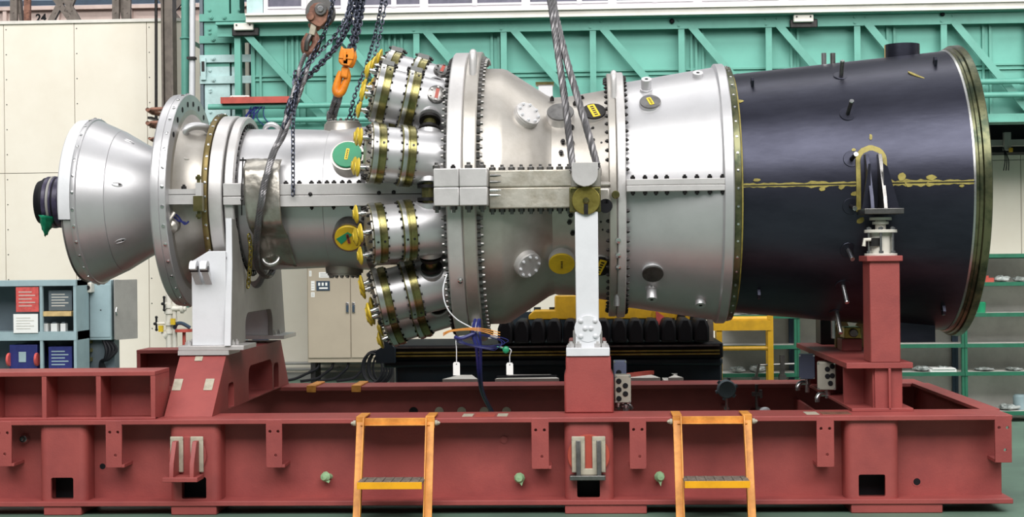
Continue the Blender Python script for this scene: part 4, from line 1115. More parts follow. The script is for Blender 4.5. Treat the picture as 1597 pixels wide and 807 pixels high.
# ribs, lug and clamp on the bellmouth
m = MB(); m.span((f2, -.66, ZC-.05), (b0, -.47, ZC+.012)); m.span((f2, -.66, ZC+.016), (b0, -.47, ZC+.05)); m.slot(1)
for px in (260, 288): m.hexn((NX(px, .6), -.62, ZC+.05), Z_, .018, .02)
m.build('bellmouth_joint', [PALE, DARKM], tb)
def eye(m, c_, ax, up, R, r, n=14):
    # half ring standing on a surface
    ax = V(ax).normalized(); up = V(up).normalized()
    pts = [c_+ax*(R*math.cos(t_))+up*(R*math.sin(t_)) for t_ in [PI*k/n for k in range(n+1)]]
    pts = [pts[0]-up*.06]+pts+[pts[-1]-up*.06]
    m.tube(pts, r, 10)
m = MB(); m.tube(smoothp([at(326, 203, -.22), at(318, 198, -.27), at(302, 197, -.32), at(290, 202, -.35), at(287, 210, -.34), at(294, 214, -.28), at(300, 213, -.16)], 5), .027, 12); m.build('lifting_eye', SILV, tb, ang=60)
m = MB(); q = on_cyl(280, 246, .545); m.tube(smoothp([q+V((-.06, .03, .02)), q+V((-.04, 0, .012)), q+V((.04, .015, -.012)), q+V((.07, .05, -.015))], 5), .012, 8); m.build('case_rib', CASTS, tb)
m = MB(); q = on_cyl(268, 352, .60); n_ = radial(q); m.lathe([(.001, 0), (.055, 0), (.045, .05), (.02, .07), (.001, .07)], q-n_*.02, n_, 20); m.tube(smoothp([q+n_*.05, q+n_*.07+V((.0, 0, .05)), q+n_*.05+V((.03, 0, .1))], 5), .014, 8); m.build('drain_boss', CASTS, tb)
m = MB(); q = on_cyl(266, 334, .56); m.tube(smoothp([q+V((0, -.02, .02)), q+V((.05, -.03, -.04)), q+V((.11, -.03, -.06))], 5), .006, 5); m.tube(smoothp([q+V((0.02, -.02, .01)), q+V((.06, -.03, -.02)), q+V((.10, -.03, -.07)), q+V((.13, -.03, -.05))], 5), .006, 5); m.build('blue_wire', BLUEW, tb)
m = MB()
q = on_cyl(311, 296, .66); m.box(q, (.04, .05, .09)); m.slot(1); q = on_cyl(310, 318, .66); m.box(q, (.06, .06, .10)); m.cyl(q+V((0, 0, -.08)), q+V((0, 0, .17)), .012, seg=8); m.hexn(q+V((0, 0, .16)), Z_, .02, .02); m.hexn(q+V((0, 0, -.07)), -Z_, .02, .02)
m.build('ring_clamp', [PALE, OLIVE], tb)
# olive band, silver ring, compressor flange
b1, b2 = NX(322, .6), NX(345, .59); d0, d1 = NX(349, .575), NX(364, .575)
m = MB(); m.lathe([(r, x) for x, r in [(b0, .48), (b0, .597), (b0+.004, .60), (b1-.004, .60), (b1, .597), (b1, .48)]], O, X_, 128, True); m.slot(1)
for k in range(40): a = rad(9*k); m.lathe([(.010, 0), (.009, .006), (.001, .008)], cyl_pt(b1-.012, .599, a), radial(cyl_pt(0, 1, a)), 8)
m.build('olive_band', [BRONZ, CHROME], tb)
ring('silver_ring', b1+.004, b2, .585, PALE, .45, .006)
LX('gap_ring', [(b2, .52), (d0, .52)], DARKM, 96)
m = MB(); m.lathe([(r, x) for x, r in [(d0, .45), (d0, .57), (d0+.008, .578), (d1-.008, .578), (d1, .57), (d1, .535), (d1-.02, .53), (d1-.02, .45)]], O, X_, 128, True); m.slot(1)
for k in range(56):
    a = rad(360*k/56+2); aa = (360*k/56+2+180) % 360-180
    if abs(aa) > 11: m.hexn(cyl_pt(d1-.02, .512, a), X_, .014, .022, False)
m.build('compressor_flange', [PALE, DARKM], tb)
m = MB(); m.span((d0, -.60, at(355, 320, -.6).z), (NX(376, .6), -.45, ZC-.002)); m.span((d0, -.60, ZC+.002), (NX(376, .6), -.45, at(355, 286, -.6).z)); m.build('flange_joint', PALE, tb, bevel=.004)
# compressor case
k0, k1, k2 = d1-.02, NX(503, .49), NX(562, .5)
LX('compressor_case', [(k0, .47), (k0+.03, .492), (-2.0, .488), (k1-.006, .478), (k1, .486), (k2, .50), (k2+.03, .47), (-1.0, .45)], SILV, 128)
zj0, zj1 = at(500, 322, -.6).z, at(500, 286.5, -.6).z
m = MB()
xj0, xj1 = NX(385, .6), NX(660, .6)
for a, b in ((zj0, (zj0+zj1)/2-.0015), ((zj0+zj1)/2+.0015, zj1)): m.span((xj0, -.60, a), (xj1, -.40, b))
m.slot(1)
for px in (446, 467, 486, 498, 510, 521, 534, 545, 560): m.hexn((NX(px, .55), -.55, zj1), Z_, .018, .016)
for px in (486, 520, 548): m.hexn((NX(px, .55), -.55, zj0), -Z_, .014, .014)
for px, py in ((591, 301), (614, 300), (484, 303)): q = at(px, py, -.6); m.lathe([(.014, 0), (.013, .008), (.001, .01)], q, (0, -1, 0), 10)
m.build('compressor_joint', [PALE, DARKM], tb, bevel=.003)
def port(nm, q, n_, r, h0, h1, mt_body, mt_cap, cap_h=.016, lab=None, bolts=0, bc=CHROME, rc=None, sub=None):
    m = MB(); m.lathe([(.001, h0), (r*1.12, h0), (r, h0+(h1-h0)*.35), (r, h1), (.001, h1)], q, n_, 40)
    o = m.build(nm, mt_body, tb)
    m = MB(); rc = rc or r*.97; m.disc(q+n_*h1, n_, rc, cap_h, 40, .003)
    if bolts:
        m.slot(1); u, v, _ = basis(n_)
        for k in range(bolts):
            a = 2*PI*k/bolts+.3; m.hexn(q+n_*(h1+cap_h)+u*(rc*.78*math.cos(a))+v*(rc*.78*math.sin(a)), n_, rc*.11, rc*.12, True)
    c_ = m.build('port_cover', [mt_cap, bc], o, label=lab)
    return o, c_
def label(q, n_, w, h, ang, par, mt=LABY, dash=DARKM):
    u, v, nn = basis(n_); d = u*math.cos(ang)+v*math.sin(ang); e = nn.cross(d)
    m = MB(); m.plate(rrect(-w/2, -h/2, w/2, h/2, .004, 2), q, d, e, .002); m.slot(1)
    for k in range(5): m.plate([(-w*.4+k*w*.17, -h*.25), (-w*.4+k*w*.17+w*.1, -h*.25), (-w*.4+k*w*.17+w*.1, h*.2), (-w*.4+k*w*.17, h*.2)], q+nn*.002, d, e, .0006)
    return m.build('yellow_label', [mt, dash], par)
q = on_cyl(541, 240, .60); n_ = (radial(q)+V((0, -.55, -.08))).normalized(); n_ = radial(q)
o, c_ = port('bleed_port', q, n_, .112, -.16, -.02, CASTS, GREENC, rc=.098, lab='green cover plate'); label(q+n_*(-.003), n_, .085, .022, 1.45, c_)
q = on_cyl(543, 373, .60); n_ = radial(q)
o, c_ = port('bleed_port', q, n_, .108, -.16, -.02, GUN, YELC, rc=.092, lab='yellow cover plate'); label(q+n_*(-.003), n_, .07, .02, 1.7, c_, REDHOT, DARKM)
m = MB(); u, v, nn = basis(n_); m.plate([(-.08, -.0), (.0, .05), (.03, .03), (-.05, -.04)], q-n_*.0035, u, v, .0025); m.build('green_sticker', GREENC, c_)
for sg in (1, -1):
    q = V((at(535, 195, 0).x, 0, ZC))
    m = MB(); m.lathe([(.001, .40), (.16, .40), (.135, .47), (.128, .52), (.001, .52)], q, V((0, 0, sg)), 40); o = m.build('bleed_port', CASTS, tb)
    m = MB(); m.disc(q+V((0, 0, sg*.52)), V((0, 0, sg)), .118, .016, 36, .003); m.slot(1)
    for k in range(16): a = 2*PI*k/16; m.hexn(q+V((.1*math.cos(a), .1*math.sin(a), sg*.536)), V((0, 0, sg)), .012, .012)
    m.build('port_cover', [CASTS, CHROME], o)
m = MB(); q = on_cyl(424, 205, .47); eye(m, q, X_, V((0, -.35, 1)), .05, .018); m.build('lifting_eye', SILV, tb, ang=60)
m = MB(); q = on_cyl(423, 400, .50); n_ = radial(q); pts = [q+X_*(.052*math.cos(t_))+V((0, -.5, -1)).normalized()*(.055*math.sin(t_)+.01) for t_ in [PI*k/14 for k in range(15)]]; m.tube([pts[0]+n_*-.05]+pts+[pts[-1]-n_*.05], .018, 10); m.build('lifting_eye', BRUSH, tb, ang=60)
# protective sheet wrapped on the near side of the case
m = MB(); rr = random.Random(5); vs = []; NI, NJ = 30, 14
pl0, pl1 = at(380, 245, -.55), at(392, 455, -.3)
for i in range(NI+1):
    f = i/NI; a = rad(28-92*f)
    xl0 = NX(378, .6)+(f*.06); xr0 = NX(434, .6)+f*.05
    for j in range(NJ+1):
        g = j/NJ
        R = .63 if abs(a) < .28 else .63-.11*min(1, (abs(a)-.28)/.25)
        R += .008*math.sin(9*f+4*g)+rr.uniform(-.004, .004)
        vs.append(cyl_pt(xl0+(xr0-xl0)*g, R, a))
m.add(vs, [(i*(NJ+1)+j, (i+1)*(NJ+1)+j, (i+1)*(NJ+1)+j+1, i*(NJ+1)+j+1) for i in range(NI) for j in range(NJ)])
ps = m.build('protective_sheet', SHEET, None, ang=60)
tag(ps, 'crumpled silver protective sheet under the wire rope on the compressor case', 'sheet')
so = ps.modifiers.new('thick', 'SOLIDIFY'); so.thickness = .004

# ---- main casing, flanges
g0, gs, g1 = NX(695, 1.0), NX(720, 1.0), NX(742, 1.0)
ring('burner_flange', g0, gs-.001, .995, PALE, .45, .008, 160)
ring('casing_flange', gs+.001, g1, 1.0, CASTS, .8, .008, 160)
LX('main_case', [(g1-.01, .885), (-.545, .882), (-.51, .872), (-.24, .695), (-.20, .680), (-.10, .684), (.175, .728)], CASTS, 144, ang=20)
BOLT = {}
def nutmesh():
    m = MB(); m.cyl((0, 0, 0), (0, 0, .9), 1, 1, 6); m.cyl((0, 0, .9), (0, 0, 1.0), .85, .8, 6); m.cyl((0, 0, 1.0), (0, 0, 1.7), .55, .5, 8); m.slot(0)
    return m.mesh('flange_nut', GUN)
NUT = nutmesh()
NUT2 = NUT.copy(); NUT2.materials.clear(); NUT2.materials.append(DARKM)
TW = tb.location.copy()
allnuts = []
def nut(p, ax, r, par=None, mesh=None):
    allnuts.append((V(p), V(ax), r, mesh or NUT))
NB = 104
for k in range(NB):
    a = 360.*k/NB; aa = (a+180) % 360-180
    if -95 <= aa <= 100 and abs(aa) > 9:
        nut(cyl_pt(g0, .945, rad(aa)), (-1, 0, 0), .021)
        nut(cyl_pt(g1, .945, rad(aa)), (1, 0, 0), .023)
zk0, zk1 = at(718, 321, -1.12).z, at(718, 262.5, -1.12).z
xk0, xk1, xk2 = NX(676, 1.12), NX(716, 1.12), NX(760, 1.12)
zm_ = (zk0+zk1)/2
m = MB()
for a, b in ((zk0, zm_-.0015), (zm_+.0015, zk1)):
    m.span((xk0, -1.12, a), (xk1-.001, -.75, b)); m.span((xk1+.001, -1.12, a), (xk2, -.75, b))
m.build('joint_block', PALE, tb, bevel=.006)
for px in (681, 707, 731, 752):
    nut((NX(px, 1.05), -1.05, zk1), Z_, .024 if px != 707 else .018); nut((NX(px, 1.05), -1.05, zk0), -Z_, .024)
zr0, zr1 = at(825, 325, -.98).z, at(825, 265, -.98).z
xq1 = NX(893, .98)
m = MB()
for a, b in ((zr0, zm_-.001), (zm_+.001, zr1)): m.span((xk2+.002, -.98, a), (xq1, -.60, b))
m.build('case_joint', ROUGHS, tb, bevel=.008)
for px in (768, 783, 798, 813, 828, 843, 858, 873, 887):
    nut((NX(px, .92), -.92, zr1), Z_, .022); nut((NX(px, .92), -.92, zr0), -Z_, .021)
for k, py in enumerate((274, 284, 297, 305)): m = MB(); q = at(764, py, -1.06); m.lathe([(.010, 0), (.010, .03), (.003, .07), (.001, .07)], q, X_, 10); m.build('joint_stud', CHROME if k > 1 else GUN, tb)
# flange F pair with joint plate
h0, hs, h1 = NX(950, .845), NX(963, .845), NX(977, .845)
ring('turbine_flange', h0, hs-.001, .838, CASTS, .6, .006, 144)
ring('exhaust_flange', hs+.001, h1, .845, PALE, .6, .006, 144)
for k in range(76):
    aa = (360.*k/76+180) % 360-180
    if -95 <= aa <= 100 and abs(aa) > 8:
        nut(cyl_pt(h1, .812, rad(aa)), X_, .014, mesh=NUT2)
        if abs(aa) > 14: nut(cyl_pt(h0, .80, rad(aa)), -X_, .014, mesh=NUT2)
zf_0, zf_1 = at(940, 322, -.88).z, at(940, 283, -.88).z
m = MB(); m.span((xq1+.001, -.88, zf_0), (h0+.01, -.6, zm_-.001)); m.span((xq1+.001, -.88, zm_+.001), (h0+.01, -.6, zf_1)); m.build('trunnion_joint', CASTS, tb, bevel=.02)
q = at(960, 304, -.87); m = MB(); m.disc(q, (0, -1, 0), .026, .016, 20, .004); m.build('joint_plug', OLIVE, tb)
m = MB(); q = at(944, 322, -.8); m.lathe([(.001, 0), (.045, 0), (.045, .03), (.001, .03)], q+V((0, -.05, 0)), (0, -1, 0), 20); m.build('dark_plug', BLACK, tb)
# trunnion
tx0, tx1 = at(890, 270, -1.08).x, at(934, 270, -1.08).x; tz1 = at(912, 254, -1.08).z; tz0 = at(912, 291, -1.08).z
m = MB(); xc = (tx0+tx1)/2; rt = (tx1-tx0)/2*.93
m.plate([(xc-rt, tz1), (xc-rt, tz1-.08)]+[(xc+rt*math.cos(rad(a)), tz1-.075+rt*.92*math.sin(rad(a))) for a in range(190, 351, 16)]+[(xc+rt, tz1-.08), (xc+rt, tz1)], (0, -.75, 0), X_, Z_, .37); m.build('trunnion', PALE, tb, bevel=.006)
m = MB(); m.span((tx0-.0, -1.02, tz0), (tx1+.012, -.75, tz1-.02)); m.build('trunnion_base', CASTS, tb, bevel=.004)
# scattered plugs on the case
for px, py in ((878, 221), (875, 238), (892, 199), (892, 223), (889, 181), (925, 202), (926, 220), (938, 225), (861, 155), (897, 162), (908, 154), (890, 336), (888, 347), (893, 364), (940, 357), (942, 398), (937, 345)):
    q = on_cyl(px, py, .70); n_ = radial(q); m = MB(); m.hexn(q-n_*.01, n_, .016, .02); m.build('case_plug', DARKM, tb)
# port covers on the main case
slope = math.atan2(.872-.695, .27)
for px, py in ((819, 176), (820, 415)):
    q = on_cyl(px, py, .82); n_ = (radial(q)*math.cos(slope)+X_*math.sin(slope)).normalized()
    # local radius at this station
    rl_ = .872-(q.x+.51)*(.872-.695)/.27
    q = cyl_pt(q.x, rl_, math.atan2(q.z-ZC, -q.y))
    port('inspection_port', q, n_, .092, -.04, .03, PALE, PALE, .016, None, 8, WHITE)
for px, py, lab, capm, yl_b, r in ((874, 176, 'dark grey cover plate', GUN, 0, .092), (926, 175, 'dark cover plate with yellow label', DARKM, 1, .082), (876, 411, 'yellow cover plate', YELC, 2, .088), (936, 415, 'dark cover plate with yellow label', DARKM, 1, .082)):
    q = on_cyl(px, py, .73); n_ = radial(q)
    o, c_ = port('inspection_port', q, n_, r, -.08, -.0, PALE, capm, .012, lab)
    if yl_b: label(q+n_*.0125, n_, .13 if yl_b == 1 else .075, .05 if yl_b == 1 else .03, 1.9 if py < 300 else (1.2 if yl_b == 1 else 1.55), c_, LABY if yl_b == 1 else YELC)
q = at(851, 140, .35); m = MB(); m.span(q+V((-.05, -.05, -.15)), q+V((.05, .05, .03))); m.slot(1); m.span(q+V((-.07, -.06, .03)), q+V((.06, .06, .05))); m.build('rear_bracket', [WHITE, OLIVE], tb)
# lifting eyes on the flanges
for px, py, pt, R, rt in ((738, 108, 82, .998, .024), (957, 143, 114, .836, .02)):
    q = on_cyl(px, py, R); hh = at(px, pt, q.y).z-q.z; m = MB()
    m.tube(smoothp([q+V((0, .045, -.05)), q+V((0, .045, hh*.6)), q+V((0, .03, hh*.88)), q+V((0, 0, hh)), q+V((0, -.03, hh*.88)), q+V((0, -.045, hh*.6)), q+V((0, -.045, -.05))], 5), rt, 10); m.build('lifting_eye', PALE, tb, ang=60)
q = on_cyl(742, 505, .99); m = MB(); m.cyl(q+V((0, -.0, .05)), q+V((0, -.05, -.06)), .028, seg=14); m.build('lower_lug', WHITE, tb)
q = on_cyl(962, 466, .835); m = MB(); m.cyl(q+V((0, -.02, .05)), q+V((0, -.03, -.05)), .022, seg=14); m.sphere(q+V((0, -.02, .05)), .022, 10); m.build('lower_lug', BRUSH, tb)
for py in (375, 398, 417): q = on_cyl(964, py, .84); m = MB(); m.lathe([(.02, 0), (.018, .012), (.001, .016)], q, radial(q), 12); m.build('flange_plug', CHROME, tb)
q = on_cyl(718, 438, 1.0); m = MB(); m.lathe([(.018, 0), (.016, .012), (.001, .016)], q, radial(q), 12); m.build('flange_plug', CHROME, tb)

# ---- silver exhaust case
s0, s1, s2 = h1-.005, NX(1128, .87), NX(1146, .875)
LX('exhaust_case', [(s0, .775), (.34, .782), (s1, .868), (s1+.006, .885), (s1+.012, .892), (s2-.008, .892), (s2, .884), (s2, .80)], SILV, 144)
m = MB(); m.lathe([(r, x) for x, r in [(s1-.004, .864), (s1-.003, .870), (s1+.001, .872), (s1+.002, .866)]], O, X_, 144, True); m.build('weld_ring', SILV, tb)
zx0, zx1 = at(1060, 298, -.9).z, at(1060, 278.5, -.9).z
m = MB(); zc__ = (zx0+zx1)/2
for a, b in ((zx0, zc__-.001), (zc__+.001, zx1)): m.span((h1, -.895, a), (s1+.01, -.70, b))
m.build('exhaust_joint', PALE, tb, bevel=.003)
for px in (987, 1006, 1023, 1040, 1068, 1087, 1107, 1127):
    nut((NX(px, .87), -.87, zx1), Z_, .017, mesh=NUT2); nut((NX(px, .87), -.87, zx0), -Z_, .016, mesh=NUT2)
for px, py, dark in ((1014, 162, 1), (1018, 425, 0)):
    q = on_cyl(px, py, .80); n_ = radial(q)
    o, c_ = port('inspection_port', q, n_, .072, -.05, .012, SILV, GUN, .01, 'dark cover plate with yellow label' if dark else 'dark glass cover plate', 0)
    if dark: label(q+n_*.0225, n_, .075, .03, 1.9, c_)
for px, py, dz in ((1008, 136, 1), (1088, 126, 1), (1016, 456, -1), (1092, 465, -1)):
    q = on_cyl(px, py, .82); v_ = V((0, -.55, .84*dz)).normalized()
    m = MB(); m.lathe([(.012, .06), (.034, .06), (.036, .05), (.034, .0), (.034, -.08), (.012, -.08)], q, v_, 20, True); m.lathe([(.034, -.04), (.046, -.04), (.04, -.012), (.034, -.01)], q, v_, 20, True); m.slot(1); m.disc(q+v_*.057, v_, .014, .002, 12); m.build('sensor_stub', [SILV, BLACK], tb)
# ---- black exhaust duct
r0_, r1_ = s2, NX(1157, .86)
m = MB(); m.lathe([(r, x) for x, r in [(r0_, .78), (r0_, .868), (r0_+.01, .872), (r1_-.004, .872), (r1_, .862), (r1_, .78)]], O, X_, 144, True); m.slot(1)
for k in range(48):
    a = 7.5*k; m.lathe([(.009, 0), (.008, .006), (.001, .007)], cyl_pt((r0_+r1_)/2, .871, rad(a)), radial(cyl_pt(0, 1, rad(a))), 8)
m.build('olive_ring', [RIMG, CHROME], tb)
w0, w1 = NX(1530, .985), NX(1549, .99)
Rr = 1.0
duct = LX('exhaust_duct', [(r1_-.002, .815), (r1_+.015, .818), (w0-.0, .955)], BLACKD, 160, label='black unpainted exhaust duct')
LX('duct_liner', [(r1_, .78), (w1, .93)], BLACKD, 96)
m = MB(); m.lathe([(r, x) for x, r in [(w0-.02, .93), (w0-.02, .958), (w0-.004, .962), (w0+.0, .972), (w0+.018, .976), (w0+.022, .97), (w0+.026, .988), (w1-.006, .992), (w1, .985), (w1, .92)]], O, X_, 160, True); m.build('duct_rim', RIMG, tb)
m = MB(); m.lathe([(r, x) for x, r in [(w0-.034, .93), (w0-.034, .955), (w0-.022, .961), (w0-.02, .93)]], O, X_, 160, True); m.build('bright_edge', BRUSH, tb)
def dR(x): return .818+(x-r1_-.015)*(.955-.818)/(w0-r1_-.015)
def on_duct(px, py, extra=0.0):
    R = .9
    for _ in range(6): q = on_cyl(px, py, R+extra); R = dR(q.x)
    return on_cyl(px, py, R+extra)
# primer edge at the ring and the horizontal weld line with patches
m = MB(); m.lathe([(r, x) for x, r in [(r1_, .80), (r1_, .83), (r1_+.014, .825), (r1_+.016, .80)]], O, X_, 144, True); m.build('primer_edge', YPRIM, tb)
m = MB(); rr = random.Random(9)
N = 64; lo = []; hi = []
xa, xb = r1_+.01, w0-.02
for i in range(N+1):
    x = xa+(xb-xa)*i/N; R = dR(x)+.0015
    zz = .02+.002*math.sin(i); h = .012+rr.uniform(-.003, .004)
    if 18 < i < 24 or 40 < i < 52: h += rr.uniform(0, .012)
    lo.append((x, R, zz-h-.002)); hi.append((x, R, zz+h))
vs = []
for L_ in (lo, hi):
    for x, R, z in L_: vs.append((x, -math.sqrt(R*R-z*z), ZC+z))
for L_ in (lo, hi):
    for x, R, z in L_: vs.append((x, -math.sqrt((R-.01)**2-z*z), ZC+z))
n = N+1
m.add(vs, [(i, i+1, n+i+1, n+i) for i in range(N)]+[(2*n+i, 2*n+i+1, 3*n+i+1, 3*n+i) for i in range(N)]+[(i, i+1, 2*n+i+1, 2*n+i) for i in range(N)]+[(n+i, n+i+1, 3*n+i+1, 3*n+i) for i in range(N)])
m.slot(1); m.tube([cyl_pt(xa+(xb-xa)*i/20, dR(xa+(xb-xa)*i/20)+.002, rad(1.2)) for i in range(21)], .004, 5); m.slot(0)
def patch(px, py, w, h, ang=0.0, n=9):
    q = on_duct(px, py, .002); nn = radial(q); u = X_; v = nn.cross(u)*-1
    if v.z < 0: v = -v
    pts = []
    for k in range(n):
        a = 2*PI*k/n; f = rr.uniform(.75, 1.15); x, y = w*.5*math.cos(a)*f, h*.5*math.sin(a)*f
        pts.append((x*math.cos(ang)-y*math.sin(ang), x*math.sin(ang)+y*math.cos(ang)))
    m.plate(pts, q-nn*.004, u, v, .006)
for a in ((1407, 276, .06, .05, 0), (1452, 277, .07, .04, 0), (1417, 287, .05, .04, -.5), (1451, 287, .06, .035, .2), (1283, 295, .04, .03, 0), (1313, 292, .05, .03, .5), (1333, 302, .05, .03, .3), (1331, 234, .03, .02, 0), (1342, 344, .06, .04, .4), (1358, 214, .02, .04, 0), (1428, 117, .14, .022, -.8), (1153, 158, .06, .03, 0), (1180, 281, .05, .02, 0), (1500, 290, .04, .02, 0)): patch(*a)
m.build('weld_primer', [YPRIM, BLACKD], tb)
# studs with round pads on the duct
for px, py, v_, L_ in ((1312, 118, (0, -.5, .87), .10), (1322, 178, (.08, -.8, .6), .12), (1328, 248, (.1, -.97, .22), .1), (1327, 322, (.1, -.97, -.18), .09), (1323, 390, (.08, -.85, -.52), .11), (1315, 446, (.08, -.6, -.8), .13), (1305, 488, (.08, -.5, -.86), .15)):
    q = on_duct(px, py); nn = radial(q); v_ = V(v_).normalized()
    m = MB(); m.disc(q-nn*.004, nn, .052, .007, 26, .002); o = m.build('stud_pad', BLACKD, tb)
    m = MB(); m.cyl(q, q+v_*L_, .014, seg=12); m.slot(1); m.cyl(q+v_*L_, q+v_*(L_+.006), .016, .014, 12); m.build('stud', [GUN if py < 200 else DARKM if py < 350 else CHROME, CHROME], o)
for px in (1285, 1299): q = at(px, 112, -.12 if px == 1299 else .0); m = MB(); m.cyl(V((q.x, q.y, q.z-.08)), V((q.x, q.y, at(px, 83, q.y).z)), .0175, seg=14); m.build('top_rod', CHROME if px == 1285 else GUN, tb)
q = at(1294, 500, .1); m = MB(); m.cyl(V((q.x, -.05, ZC-.85)), V((q.x, -.05, ZC-1.0)), .016, seg=12); m.build('bottom_rod', CHROME, tb)
q = at(1407, 95, 0.0); m = MB(); zt_ = at(1407, 70, 0).z; m.lathe([(.105, -.25), (.105, zt_-q.z), (.118, zt_-q.z), (.118, -.25)], V((q.x, 0, q.z)), Z_, 40, True); m.slot(1); m.lathe([(.119, -.22), (.119, zt_-q.z-.003), (.1195, zt_-q.z-.003), (.1195, -.22)], V((q.x, 0, q.z)), Z_, 12, True, rad(-4-90+0), rad(4-90+6)); m.build('top_port', [BLACKD, WOOD], tb)
for px, py in ((1177, 132), (1462, 100), (1187, 456), (1475, 481)):
    q = on_duct(px, py); nn = radial(q); m = MB(); up = V((0, nn.y, nn.z)); t_ = X_.cross(up)
    m.plate([(-.03, -.02), (.03, -.02), (.025, .04), (0, .05), (-.025, .04)], q-X_*.008, t_, up, .018, [circ(0, .015, .012)]); m.build('lifting_lug', BLACKD, tb)
q = at(1418, 515, .0); m = MB(); m.span((q.x-.12, -.25, ZC-1.02), (q.x+.12, .25, ZC-.85)); m.build('bottom_box', BLACKD, tb)
# bracket with gussets
bx = at(1361, 280, -.93).x; Rb = dR(bx); zbp = at(1375, 326, -1.02).z
m = MB(); vs = []; NI = 26
za, zb_ = at(1361, 330, -.93).z-ZC, at(1361, 226, -.9).z-ZC
wd_ = .095
outl = [(-wd_, za), (wd_, za), (wd_, zb_-wd_)]+[(wd_*math.cos(rad(a)), zb_-wd_+wd_*math.sin(rad(a))) for a in range(0, 181, 15)][1:]+[(-wd_, za)]
def arcpad(m, off, w, zlo, zhi):
    rows = 24; vs = []
    for i in range(rows+1):
        z = zlo+(zhi-zlo)*i/rows
        hw = w if z < zhi-w else math.sqrt(max(0.0001, w*w-(z-(zhi-w))**2))
        for s_ in (-1, -.5, 0, .5, 1):
            x = bx+hw*s_; R = dR(x)+off; vs.append((x, -math.sqrt(R*R-z*z), ZC+z))
    k = 5; f = [(i*k+j, i*k+j+1, (i+1)*k+j+1, (i+1)*k+j) for i in range(rows) for j in range(k-1)]
    nb = len(vs); vs2 = [(a, b+.02, c_) for a, b, c_ in vs]
    f2 = [tuple(q_+nb for q_ in r_) for r_ in f]
    edge = [i*k for i in range(rows+1)]+[rows*k+j for j in range(1, k)]+[i*k+k-1 for i in range(rows-1, -1, -1)]+[j for j in range(k-2, 0, -1)]
    f3 = [(edge[i], edge[(i+1) % len(edge)], edge[(i+1) % len(edge)]+nb, edge[i]+nb) for i in range(len(edge))]
    m.add(vs+vs2, f+f2+f3)
arcpad(m, .012, wd_, za, zb_); br = m.build('bracket_pad', YPRIM, tb)
m = MB(); arcpad(m, .02, wd_*.72, za, zb_-.035); m.build('bracket_plate', BLACKD, br)
y0 = -dR(bx)
for dx in (-.035, .045):
    m = MB(); m.plate([(y0+.05, zbp), (y0-.22, zbp), (y0-.20, zbp+.07), (y0-.05, zb_+ZC-.06), (y0+.05, zb_+ZC-.06)], (bx+dx-.012, 0, 0), Y_, Z_, .024); m.build('bracket_gusset', BLACKD if dx < 0 else GUN, br, bevel=.002)
m = MB(); m.plate([(bx-.09, 0), (bx-.035, .0), (bx-.035, .28), (bx-.045, .28)], (0, y0-.14, zbp), X_, Z_, .02); m.plate([(bx+.045, 0), (bx+.14, 0), (bx+.07, .26), (bx+.045, .28)], (0, y0-.14, zbp), X_, Z_, .02); m.build('side_gusset', BLACKD, br)
m = MB(); m.span((bx-.09, y0-.25, zbp-.034), (bx+.15, y0+.06, zbp)); m.build('bracket_foot', GUN, br, bevel=.003)

# ---- combustors
L = .53; dl = rad(16); Rb0 = .70
ca = MB(); ca.lathe([(.15, -.06), (.176, -.03), (.178, .255)], (0, 0, 0), Z_, 48); ca.lathe([(.178, .33), (.178, .45)], (0, 0, 0), Z_, 48)
def ringm(t0, t1, r):
    m = MB(); mid = (t0+t1)/2
    m.lathe([(.15, t0), (r-.004, t0), (r, t0+.004), (r, mid-.004), (r-.006, mid-.002), (r-.006, mid+.002), (r, mid+.004), (r, t1-.004), (r-.004, t1), (.15, t1)], (0, 0, 0), Z_, 56, True)
    m.slot(1)
    for k in range(20):
        a = 2*PI*k/20+.1; c_, s_ = math.cos(a)*(r-.016), math.sin(a)*(r-.016)
        m.hexn((c_, s_, t1), Z_, .008, .011, False); m.hexn((c_, s_, t0), -Z_, .008, .011, False)
    for dt in (-.022, .022): m.cyl((r-.002, 0, mid+dt), (r+.003, 0, mid+dt), .008, seg=10)
    return m
bodyM = ca.mesh('burner_body', SILV)
rA = ringm(.44, .53, .197).mesh('clamp_ring', [OLIVE, DARKM, BRUSH])
rA2 = MB(); rA2.lathe([(.16, .492), (.1985, .492), (.1995, .496), (.1995, .526), (.16, .526)], (0, 0, 0), Z_, 56, True); rA2 = rA2.mesh('bright_band', BRUSH)
rB = ringm(.25, .34, .199).mesh('clamp_ring', [OLIVE, DARKM, BRUSH])
rB2 = MB(); rB2.lathe([(.16, .305), (.2005, .305), (.2015, .308), (.2015, .332), (.16, .332)], (0, 0, 0), Z_, 56, True); rB2 = rB2.mesh('bright_band', BRUSH)
ec = MB(); ec.lathe([(.001, .555), (.10, .555), (.13, .545), (.185, .54), (.185, .525), (.001, .525)], (0, 0, 0), Z_, 48)
ec.slot(1)
for k in range(18): a = 2*PI*k/18; ec.hexn((.17*math.cos(a), .17*math.sin(a), .54), Z_, .011, .014)
ecM = ec.mesh('end_cover', [CASTS, DARKM])
nz = MB(); nz.cyl((0, 0, .53), (0, 0, .575), .022, .022, 12); nz.cyl((0, 0, .57), (0, 0, .60), .015, .015, 12); nzM = nz.mesh('fuel_nozzle', CHROME)
cp = MB(); cp.lathe([(.001, .595), (.046, .595), (.060, .600), (.061, .608), (.05, .615), (.03, .623), (.028, .628), (.001, .628)], (0, 0, 0), Z_, 26); cpM = cp.mesh('yellow_cap', CAPY)
pc_ = MB(); pc_.lathe([(.001, 0), (.062, 0), (.06, .022), (.05, .026), (.001, .026)], (.172, -.0, .135), V((1, 0, 0)), 24); pc_.slot(0)
